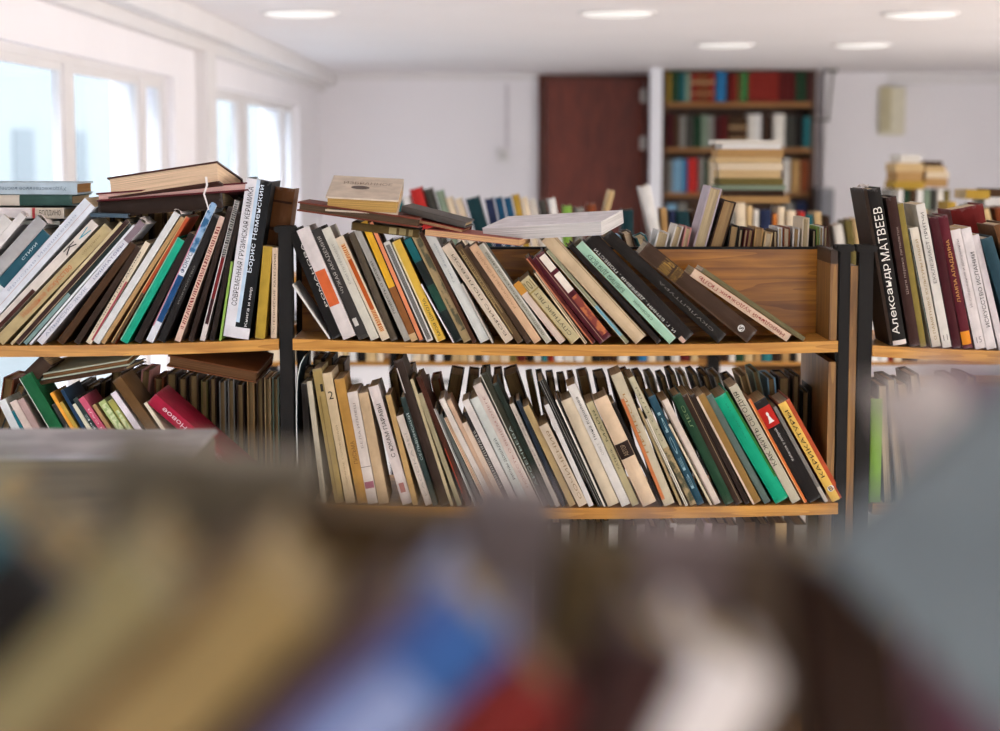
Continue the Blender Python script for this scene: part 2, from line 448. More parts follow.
PATTERNS = {
 'P_red': ('ornament_red', '7a2a25', 'd9b5a2', 70, 9.0),
 'P_orange': ('ornament_orange', 'b4561f', 'd9b27c', 90, 9.0),
 'P_zebra': ('ornament_dark', '2c2b2b', '8d8a84', 420, 3.0),
 'P_green': ('ornament_green', '8fa56a', 'c9cfa0', 120, 0, 'noise'),
 'P_blue': ('cover_blue_blots', '1f5b86', '8fb0d0', 55, 0, 'noise'),
 'P_crinkle': ('crinkled_film', '1d1b1b', '9a9892', 80, 8.0),
 'P_rust': ('cover_rust_blots', 'b5673c', '7a3328', 70, 0, 'noise'),
 'P_tan': ('cover_tan_mottle', '9b8660', '4f4c35', 60, 0, 'noise'),
}
def parse(s):
    out = []
    for ln in s.strip().splitlines():
        ln = ln.strip()
        if not ln or ln[0] == '#': continue
        f = [x.strip() for x in ln.split('|')]
        nums = [float(x) for x in f[2].split()]
        ops = []; fl = {}
        for o in (f[4].split(';') if len(f) > 4 else []):
            o = o.strip()
            if not o: continue
            k = o.split()
            if k[0] == 'h': fl['hard'] = True
            elif k[0] == 'y': fl['dy'] = float(k[1])
            elif k[0] == 'w': fl['wd'] = float(k[1])
            elif k[0] == 'p': fl['pages'] = k[1]
            elif k[0] == 'free': fl['free'] = True
            elif k[0] == 'torn': fl['torn'] = True
            elif k[0] == 'b': ops.append(('b', *map(float, k[1:5]), k[5]))
            elif k[0] in ('t', 'u', 'r'): ops.append((k[0], *map(float, k[1:5]), k[5], ' '.join(k[6:])))
            elif k[0] == 'e': ops.append(('e', *map(float, k[1:4]), k[4], k[5], k[6]))
        out.append((f[0], f[1], nums, f[3], ops, fl))
    return out

def quad(x, z, th, t, L, left):
    """outline of a leaning book in the shelf plane. th > 0 leans with its top to -x"""
    c, s = math.cos(th), math.sin(th)
    ux, uz = c, s            # across the spine
    vx, vz = -s, c           # along the spine
    a = 0 if left else -t
    return [(x + ux * p + vx * q, z + uz * p + vz * q) for p, q in ((a, 0), (a + t, 0), (a + t, L), (a, L))]
def hit(A, B, eps=2e-4):
    for P in (A, B):
        for i in range(4):
            ex, ez = P[(i + 1) % 4][0] - P[i][0], P[(i + 1) % 4][1] - P[i][1]
            l = math.hypot(ex, ez); nx, nz = ez / l, -ex / l
            a = [nx * p[0] + nz * p[1] for p in A]; b = [nx * p[0] + nz * p[1] for p in B]
            if max(a) <= min(b) + eps or max(b) <= min(a) + eps: return False
    return True
LABELS = {}
def kind_of(desc, col=None):
    d = desc.lower()
    for k, n in (('pamphlet', 'booklet'), ('booklet', 'booklet'), ('leaflet', 'booklet'), ('leaf', 'booklet'), ('slip', 'booklet'), ('magazine', 'magazine'), ('album', 'album'), ('folder', 'folder'), ('paperback', 'paperback'), ('volume', 'volume')):
        if k in d: return n
    return 'book'
def uniq(l):
    if l in LABELS: print('DUP LABEL', l)
    LABELS[l] = 1
    if not 4 <= len(l.replace('-', 'x').split()) <= 16: print('LABEL LEN', len(l.split()), l)
    return l
SHIFT = []
def row(data, Y, ypx, place, group, lean_left=True, width=(.095, .125), rng=3, tk=0.97):
    """a shelf of leaning books: each line gives the spine's foot, its top corner and its thickness"""
    es = parse(data); R = random.Random(rng)
    order = list(range(len(es))) if lean_left else list(range(len(es)))[::-1]
    G = {}; prev = []
    for i in order:
        desc, short, (B, Tx, Ty, tp), col, ops, fl = es[i]
        k = mpp(ypx(B), Y)
        foot = at(B, ypx(B), Y); top = at(Tx, Ty, Y)
        th = math.atan2(foot.x - top.x, top.z - foot.z); L = math.hypot(foot.x - top.x, top.z - foot.z)
        x, z = foot.x, foot.z + .0004
        thin = tp * k * (.62 if tp > 3 else .8)
        for n_ in range(300):                      # books lean on their neighbour: ease the angle, then the foot
            q = quad(x, z, th, thin, L, lean_left)
            if not any(hit(q, G[j]['q']) for j in prev[-7:]): break
            pth = G[prev[-1]]['th']
            if n_ < 9: th += .08 * (pth - th)
            else: x += .0003 * (1 if lean_left else -1)
        G[i] = dict(q=q, th=th, x=x, z=z, L=L, k=k, thin=thin); prev.append(i)
    full = []
    for n_, i in enumerate(order):
        g = G[i]; tm = es[i][2][3] * g['k']
        others = [G[j]['q'] for j in order[n_ + 1:n_ + 9]] + full[-8:]
        lo, hi = g['thin'] * .98, tm
        if any(hit(quad(g['x'], g['z'], g['th'], hi, g['L'], lean_left), o) for o in others):
            for _ in range(12):
                m_ = (lo + hi) / 2
                if any(hit(quad(g['x'], g['z'], g['th'], m_, g['L'], lean_left), o) for o in others): hi = m_
                else: lo = m_
            hi = lo
        g['t'] = hi; full.append(quad(g['x'], g['z'], g['th'], hi, g['L'], lean_left))
        SHIFT.append((es[i][1], round((g['x'] - at(es[i][2][0], ypx(es[i][2][0]), Y).x) / g['k'], 1), round(hi / tm, 2)))
    for i in order:
        desc, short, (B, Tx, Ty, tp), col, ops, fl = es[i]
        th, L, x, z, t = (G[i][k_] for k_ in ('th', 'L', 'x', 'z', 't'))
        root = empty(kind_of(desc), (x, Y + fl.get('dy', R.uniform(0, .004)), z))
        root.rotation_euler = (0, -th, 0)
        prv = es[i - 1][1] if i > 0 else None; nx = es[i + 1][1] if i + 1 < len(es) else None
        if prv and nx: lab = f'{desc} between the {prv} and {nx} books, {place}'
        elif prv: lab = f'{desc} beside the {prv} book, end of {place}'
        else: lab = f'{desc} beside the {nx} book, start of {place}'
        tag(root, uniq(lab), kind_of(desc), group)
        if fl.get('torn'):                     # head of the jacket torn loose and folded over
            V = []; Fc = []; a0 = 0 if lean_left else -t
            for iy in range(5):
                for ix in range(5):
                    V.append((a0 - .001 + (t + .006) * ix / 4 + R.uniform(-.001, .001), -.001 + .014 * iy + R.uniform(-.002, .002), L + .0012 + .0045 * math.sin(ix * 1.1 + iy * .9) ** 2 + R.uniform(0, .002)))
            for iy in range(4):
                for ix in range(4):
                    q_ = 5 * iy + ix; Fc.append((q_, q_ + 1, q_ + 6, q_ + 5))
            fo = link('torn_page', mesh('torn_page', V, Fc), plain('torn_paper', 'd8cdc8', .7), root)
            sm = fo.modifiers.new('thickness', 'SOLIDIFY'); sm.thickness = .0005
        make_book(root, t, L, fl.get('wd', R.uniform(*width)), col, ops, 0.0 if lean_left else -t, False, fl.get('hard', False), fl.get('pages', R.choice(['cfbd9f', 'c4ae8b', 'd8cdb8'])))

Y0 = 3.15
def sag(x0, x1, ye, ym, ye2=None):
    c, h = (x0 + x1) / 2, (x1 - x0) / 2
    ye2 = ye if ye2 is None else ye2
    return lambda px: ye + (ye2 - ye) * (px - x0) / (x1 - x0) + (ym - (ye + ye2) / 2) * (1 - ((px - c) / h) ** 2)
UPC = sag(293, 838, 338.5, 344.6, 340.5)
LOC = sag(293, 838, 502.5, 507.5, 502.5)
UPL = sag(-262, 279, 338.5, 345.5)
LOL = sag(-262, 279, 503, 508.5)
UPR = sag(872, 1410, 345, 353)
LOR = sag(872, 1410, 503, 509)

# ---- metal framed bookcases with sagging boards
oak = wood_mat('oak_edge', 'a66d27', 'cf9745', 0, 10, 0.4)
oakp = wood_mat('oak_panel', '85500f', 'b87824', 0, 9, 0.35)
oakd = wood_mat('end_panel_wood', '6d4a26', '9b713c', 2, 8, 0.45)
black = plain('black_steel', '171412', 0.55, 0.2, 0.1, 40)
BT = 11.2 * mpp(340, Y0)
def board(root, x0, x1, ypx, Y, d0, d1, thick, mat, name='shelf_board'):
    n = 24; V = []; Fc = []
    for i in range(n + 1):
        px = x0 + (x1 - x0) * i / n
        a = at(px, ypx(px), Y)
        V += [(a.x, Y + d0, a.z), (a.x, Y + d1, a.z), (a.x, Y + d1, a.z - thick), (a.x, Y + d0, a.z - thick)]
    for i in range(n):
        for j in range(4):
            Fc.append((4 * i + j, 4 * i + (j + 1) % 4, 4 * i + 4 + (j + 1) % 4, 4 * i + 4 + j))
    Fc += [(3, 2, 1, 0), (4 * n, 4 * n + 1, 4 * n + 2, 4 * n + 3)]
    V = [(v[0] - root.location.x, v[1] - root.location.y, v[2]) for v in V]
    return link(name, mesh(name, V, Fc), mat, root)
PANEL = .135
ztop = at(560, 247, Y0 + PANEL).z
zs1, zs2 = at(500, 344, Y0).z, at(500, 506, Y0).z
def post(root, xa, xb, z1, y0=.0, y1=.03, m=black):
    mb = MB().box(xa - root.location.x, xb - root.location.x, Y0 + y0 - root.location.y, Y0 + y1 - root.location.y, 0, z1, .0015)
    return mb.build('post', m, root)
def case(label, px0, px1, ups, los, posts, cap, panel):
    a, b = at(px0, 345, Y0).x, at(px1, 345, Y0).x
    root = empty('bookcase', ((a + b) / 2, Y0 + .15, 0)); tag(root, uniq(label), 'bookcase', 'black framed bookcases across the room')
    for f in (ups, los, lambda px: los(px) + 165, lambda px: los(px) + 330, lambda px: los(px) + 500):
        board(root, px0, px1, f, Y0, -.006, .30, BT, oak)
    for xa, xb, zt in posts:
        pa, pb = at(xa, 345, Y0).x, at(xb, 345, Y0).x
        post(root, pa, pb, zt); post(root, pa, pb, zt - .035, .27, .30)
        mb = MB().box(pa - .006 - root.location.x, pb + .006 - root.location.x, -.156, -.115, zt - .001, zt + .010, .002); mb.build('post_cap', black, root)
    if panel:
        pz = zs1 - .004
        MB().box(a - root.location.x + .002, b - root.location.x - .014 * panel, PANEL - .15, PANEL - .138, pz, ztop - .004).build('back_panel', oakp, root)
        MB().box(a - root.location.x + .002, b - root.location.x - .014 * panel, PANEL - .151, PANEL - .137, ztop - .004, ztop).build('panel_cap', black, root)
    return root
PZ = at(290, 232, Y0).z
cw = case('black steel framed bookcase with oak boards beside the windows', -262, 279, UPL, LOL, [(-276, -262, PZ)], 1, 1)
cm = case('middle black framed bookcase with an empty oak back panel showing', 293, 837.5, UPC, LOC, [(279.5, 293, PZ), (838, 849, at(843, 251, Y0).z)], 1, 1)
ce = case('black steel framed bookcase holding the tall book lettered in white', 872, 1400, UPR, LOR, [(857.5, 872, at(865, 251, Y0).z), (1400, 1414, PZ)], 1, 0)
# wooden end panels of the middle and the far bay
xa, xb = at(829.5, 345, Y0).x, at(837, 345, Y0).x
MB().box(xa - cm.location.x, xb - cm.location.x, -.146, .145, zs1 + .001, at(834, 264, Y0).z).build('end_panel', oakd, cm)
MB().box(xa - cm.location.x, xb - cm.location.x, -.146, .145, at(834, 264, Y0).z, at(834, 250, Y0).z, .001).build('panel_bracket', plain('bracket_brown', '3d2c20', .5), cm)
MB().box(xa - cm.location.x, xb - cm.location.x, -.146, .145, zs2 + .004, zs1 - BT - .012).build('end_panel', oakd, cm)
xa, xb = at(849.6, 345, Y0).x, at(857, 345, Y0).x
MB().box(xa - ce.location.x, xb - ce.location.x, -.146, .145, 0, at(853, 266, Y0).z).build('end_panel', oakd, ce)

# ---- upper shelf, middle bay
row('''
thin white-edged booklet|booklet|329 291.5 285 1.8|e2ded8|w .10
black book lettered white along its edge|black-white|332 287 232 11|1f1c1a|t .28 .86 .86 .3 e6e2da РОМАНОВА
white paperback with an orange block|orange-block|343.5 296.5 231 13.2|d6cdca|b .04 .84 .30 .62 d2673a;w .12
charcoal book lettered pale grey|charcoal|359 311 231 11.5|3b3836|t .42 .93 .5 .5 a9a39c ЧУЖАЯ АКАДЕМИЯ;b .2 .62 .12 .19 cfcac4;b 0 1 0 .03 4a4744
cream paperback with fine grey title|fine-grey|371 321.5 230 9.8|cdc9bb|t .5 .86 .5 .34 8d8a80 ЕЖИ ПУТРАМЕНТ
white book with orange ornament stripe|ornament|382 335 239 13|dccbb2|b .3 .8 .08 .93 P_orange;b .3 .8 .3 .78 b5561f
taupe brown cloth book|taupe|391 348 234.5 9.2|574d40|h
grey paperback lettered black below|grey|404.5 354 232 8.4|a6a29a|t .25 .72 .45 .4 2c2a27 ПОВЕСТЬ О ЖИЗНИ
yellow over brown book|yellow-brown|411.5 360.5 223 7.2|e3ae34|b 0 1 0 .45 8a5a33;b 0 1 0 .06 cfb084
thin orange book with dark edges|orange|419 368 223.5 6.4|3a2018|b .22 .82 .01 1 e28e66
thin black-and-white patterned book|patterned|427 383 243.5 6.8|d5d2cc|b .2 .8 .02 .97 P_zebra
yellow paperback with black title|yellow|437 391.5 243 9.6|dcb44b|b 0 .2 .0 1 e0cf9c;t .05 .42 .6 .4 3c3424 МОЯ ШКОЛА
thin white pamphlet|pamphlet|453 420.5 285 1.5|e3dcdf|w .08
teal topped black book|teal-black|455 403.5 241 7.8|1f2725|b 0 1 .78 1 1d6468;b 0 1 .3 .55 24483c
tan mottled worn book|mottled|464 410 234 9.4|a5916a|b .3 .9 .1 .95 P_tan
dark brown narrow book|brown|473 419 233 6|4a2f20|
light grey paperback|light-grey|480.5 421 237 12.4|cfd1cc|t .55 .9 .5 .3 8b9095 Ганс Фаллада
pale leaflet tucked low|leaflet|492 461 285 2|b9b4ab|w .08
cream book with a long dark title|long-title|505.5 441.5 248 9.6|d2c2ad|t .06 .9 .5 .4 57483c БОРИС ПОЛЕВОЙ
olive brown book with pale stripes|striped|518 455 247 10|5f4b33|b .1 .25 .1 .95 a08a5c;b .6 .7 .3 .95 a58d66;t .4 .9 .42 .25 b59c6c СОВРЕМЕННАЯ
dark umber book|umber|527 463 249 8.4|48372a|
peach tan paperback|peach|534.5 468 248.5 10|d2ae8c|t .35 .93 .5 .34 9a7554 РАССКАЗЫ И СКАЗКИ
grey-green book with bold black title|grey-green|546.5 478 246.5 10|b5b2a2|b .78 1 0 1 dcd9cf;t .08 .92 .42 .52 2a2824 ПОЛИТИЧЕСКИЕ ПАРТИИ ЮЖНОЙ АФРИКИ
pinkish cream book with an ochre top|ochre-top|560 511 287 9|cfbcae|b 0 1 .82 1 c48c3d;b .9 1 0 .8 8f7040;w .09
olive cream book with black serif title|serif|571.5 520 282.5 11.6|c2b48c|t .1 .78 .5 .42 3a3424 СПУТНИК ЛЕТ;u .84 .96 .5 .7 6a5f38 101;b 0 .08 0 1 a38d58;b 0 1 .80 .82 a08d57
thin cream booklet with dark edge|cream-thin|585 534 274 3.6|dcc6a5|b .5 .75 0 1 4a2f20
thin dark red book with rust edge|dark-red|592 526 259 4.8|531f1b|b 0 .3 0 1 c0795a
maroon book with white labels and rust foot|labelled|600 532 259.5 14|54202a|h;b .46 .98 .8 .97 e2d8cb;b .5 1 .55 .76 e0d5c8;b .5 1 .05 .5 P_rust;b .3 .34 0 1 b59482
thin grey booklet with blue foot|blue-foot|626 546 252 6|8b8c72|b .15 .85 .08 .4 6a9cb0;b .0 .15 0 1 d9cdb0
wide pale beige cloth book|beige|636 540 243 13.5|c9b292|h;b .86 .9 0 1 8d7a5f
black book in deep shade|shaded|657 568 247 9|231b17|h
mint green book with dark title|mint|669.5 574 249 9|9fc4ab|t .52 .9 .42 .6 273a30 БИБЛИЯ ДЛЯ ВСЕХ;t .22 .42 .5 .35 33463b СБОРНИК;b .86 1 0 1 bcd8c4
black book with small white title|white-title|683 585 243 15|27211f|h;t .1 .92 .18 .28 d9d4cc И. Г. БУНИН . ДЕРЕВНЯ . ПОВЕСТИ;b 0 .3 0 .05 d9b8a6
wide black book with faint grey title|faint-title|718 603 239 19|26221f|h;t .08 .55 .5 .26 6f6a64 СКУЛЬПТУРА
large brown book with gold title and emblem|gold-title|747 633 262 21.5|453429|h;u .74 .84 .5 .82 a5803c МИФЫ;u .66 .73 .5 .9 8c6c32 НАРОДОВ;e .47 .1 .22 d8d6d2 3a2f28 S;b 0 .1 0 1 5b473a
cream paperback lettered dark red|red-lettered|786.5 690 276 8.6|cdb29a|t .05 .93 .5 .6 8a3434 Народный художник ГЮЛЬ
thin olive booklet lying uppermost|olive|803 701 272 4.6|6d6448|w .1
''', Y0, UPC, 'upper shelf', 'books on the upper shelf of the middle bookcase', True, rng=5)

# ---- upper shelf, window bay
row('''
white paperback closest to the window|edge-white|-96 12 222 11|d6d3d0|w .11
pale paperback with a folded top|folded|-80 26 217 12|dcd8d6|torn
plain grey cloth book|grey-cloth|-62 47 224 12.5|a9a8a9|h;torn
white book with a teal label|teal-label|-46 50 236 11|d3d9dd|b .0 1 .52 1 2d5866;t .75 .9 .5 .3 cfdde0 СТИХИ
wide pale blue-white book|blue-white|-28 95 207.5 13.6|d5dae2|b .58 .61 0 1 b99a94;t .35 .9 .35 .3 9fa9bd Ярослав Ивашкевич
white book with large letters on it|big-letter|-16 98 226 13.5|d7cec4|u .86 .95 .5 .62 2b93a8 V;u .74 .83 .5 .62 2b2624 K;b .55 1 .12 .45 4a2c27
tan book with orange title|orange-title|2.5 112 231 10.5|b8a67c|t .22 .66 .5 .66 b5592a Народное искусство;t .76 .93 .5 .36 8f7f56 сборник
thin cream book with straight edges|cream-slim|13 123 223.5 4|cdbc96|
dark chocolate book|chocolate|20 132.5 224 8|412d29|b .9 1 0 1 c9b595
black book with a grey-teal foot|teal-foot|30 137 227 6.2|26302f|b 0 1 0 .42 7b9693
thin white pamphlet with sharp edge|slim-white|34 139.5 227.5 2.4|dcdee2|
white book with a mauve top|mauve-top|42 150.5 229.5 11|d4d4da|torn;b 0 1 .84 1 83737a;t .53 .82 .5 .5 6b7391 ЦУШКАТОРЫ;t .06 .46 .5 .5 8b93a9 АЛЬЯСИС ЖУК
brown leather book in shade|leather|63 142 250 11|4b3523|h;w .1
deep brown book in shade|deep-brown|80 147 252 9|3a2c22|w .1
cream book with red edge|red-edge|90.5 150 244 8.4|d8c9b0|b .68 1 .04 .62 9c3e4c;t .1 .9 .32 .42 2b2523 СКАЗКИ И ПРЕДАНИЯ
light grey-white book with a torn top|torn-top|98.5 180 215 8|d3d3d1|w .12;torn
thin tan book with plain spine|tan-slim|104 184.5 219 4|b28f62|
rust orange book with dark lower half|rust|114 191 219.5 6|b5502f|b 0 1 0 .4 5a4630;b .0 .25 0 1 cfa676
bright emerald green book|emerald|127 189 244 12.5|1fa081|h;b 0 .14 0 1 8fc0a2
black book with plain spine|plain-black|140 196 236 10.5|2c2420|w .1
blue and white glossy paperback|glossy-blue|152.5 224.5 201 11|d8dbe2|b .1 .95 .62 .96 P_blue;b .2 1 .14 .46 1e4a78;b 0 .14 .1 .8 c78799;t .48 .62 .5 .6 3c4a66 ФОКУС
black paperback with grey title|grey-title|166 231 221 11|262322|t .3 .6 .6 .3 8d8a86 ИСКУССТВО
pink-cream book with dark red scrolls|scrolls|183 236 221 9|d7b9a8|b .18 .82 .1 .92 P_red
dark brown book between pale spines|umber-dark|196 243 210 7.5|33261f|w .1
dark red book in crinkled film|film|206.5 247 203 8|d9d0cc|b .2 .86 .12 .6 6e1f22;b .14 .92 .6 1 P_crinkle;b .2 .86 .12 .3 3a1c20
black cloth book|cloth-black|217 253 215 7.5|2b221d|w .1
thin lime green booklet|lime|221 233 262 2.6|95b95c|w .07
white and black album with painted lettering|album|248.5 272 182 25.5|1e2022|h;b 0 .42 0 1 e1dfe3;b .42 .56 .1 1 bcd0e2;b 0 1 0 .07 dddade;t .2 .95 .24 .26 1d1b1c СОВРЕМЕННАЯ ГРУЗИНСКАЯ КЕРАМИКА;t .42 .97 .66 .3 dbe6f2 Борис Неменский;t .08 .33 .82 .16 d9d9d9 Книга и мир;p e0dcda
mustard yellow book|mustard|264.5 272.5 247 9.4|b0913a|w .05
narrow cream book lettered black|narrow|276.5 278 248 6.2|d4bda4|t .05 .93 .5 .45 55483e ЭСТЕТИЧЕСКИЕ КАТЕГОРИИ
''', Y0, UPL, 'upper window shelf', 'books on the upper shelf of the window bookcase', False, rng=8)
# the big old leather volume pushed behind the two narrow books
p = at(252, UPL(252), Y0 + .062); q = at(272.5, 186, Y0 + .062)
root = empty('book', (p.x, Y0 + .062, p.z + .0004)); th = math.atan2(p.x - q.x, q.z - p.z); root.rotation_euler = (0, -th, 0)
tag(root, uniq('tall worn brown leather volume standing behind the mustard yellow book'), 'book', 'books on the upper shelf of the window bookcase')
make_book(root, 23 * mpp(300, Y0), math.hypot(p.x - q.x, p.z - q.z), .07, '6a4528', [('b', .05, .95, .72, .74, '3e2717'), ('b', .05, .95, .9, .915, '3e2717'), ('b', .1, .9, .55, .57, '3e2717')], 0, False, True)

# ---- upper shelf, far bay
row('''
thin dark brown book with ragged head|ragged|890 863.5 189.5 3.4|35281f|p 6b5a48;torn
large black book with bold white lettering|bold-white|893.5 867 190 13.6|231f1d|t .07 .52 .42 .62 ece6dd Александр;t .54 .88 .5 .62 ece6dd МАТВЕЕВ;b 0 1 0 .03 d9cdc6;h
maroon-brown book with grey title|grey-lettered|910 886 198 10.8|3d2722|h;t .35 .8 .6 .4 8f7d76 Шаги первых пятилеток
gold olive book|gold-olive|921 897.5 204.5 6|85753c|
white book with ochre lettering|ochre-letter|931.5 908.5 229 10|cdc4b4|b 0 .12 0 1 3a4a48;t .06 .9 .55 .42 8f7340 О ПАМЯТНИКЕ КУЛЬТУРЫ НАШЕЙ
tall white book with thin black title|thin-title|943 916 205 8.8|d2cdc4|t .45 .94 .5 .45 4c4844 ЕККЛЕЗИАСТ ПРИТЧИ;u .05 .09 .5 .5 6b6661 11
deep maroon book|deep-maroon|953 929 218 9.4|43151d|h
gold-titled maroon book, orange tag|orange-tag|963.5 938 217 12.6|5b1f2a|h;t .35 .82 .5 .5 cf9a55 ЛАМПА АЛАДДИНА;b .0 .92 .03 .13 d98a2c
white book with grey title|grey-print|976 950.5 231 10.2|d4cbc9|t .35 .92 .5 .4 7c7474 Исследования и документы;u .05 .1 .5 .5 8a8484 15
white book with heavy black title|heavy-title|987.5 961.5 229.5 11|d6cfce|t .18 .8 .6 .5 2e2a2a ИСКУССТВО ИСПАНИИ
plain white paperback|cut-white|1000 973 236 10|cfc6c6|
dark book with teal spine|dark-teal|1014 980 240 12|2c4650|h
plain brown book|plain-brown|1030 994 226 12|6a4a30|h
''', Y0, UPR, 'upper far shelf', 'books on the upper shelf of the far bookcase', True, width=(.1, .125), rng=4)
# rounded red volume behind the white ones
for px, py, w, col, lab, k in ((976, 208, 13, '6b1d1a', 'dark red rounded volume standing behind the white books on the far shelf', 0),):
    p = at(px + 10, UPR(px), Y0 + .135); q = at(px - 14, py, Y0 + .135)
    root = empty('book', (p.x, Y0 + .135, p.z + .0004)); root.rotation_euler = (0, -math.atan2(p.x - q.x, q.z - p.z), 0)
    tag(root, uniq(lab), 'book'); make_book(root, 34 * mpp(300, Y0), (q - p).length, .10, col, [], -.02, False, True)

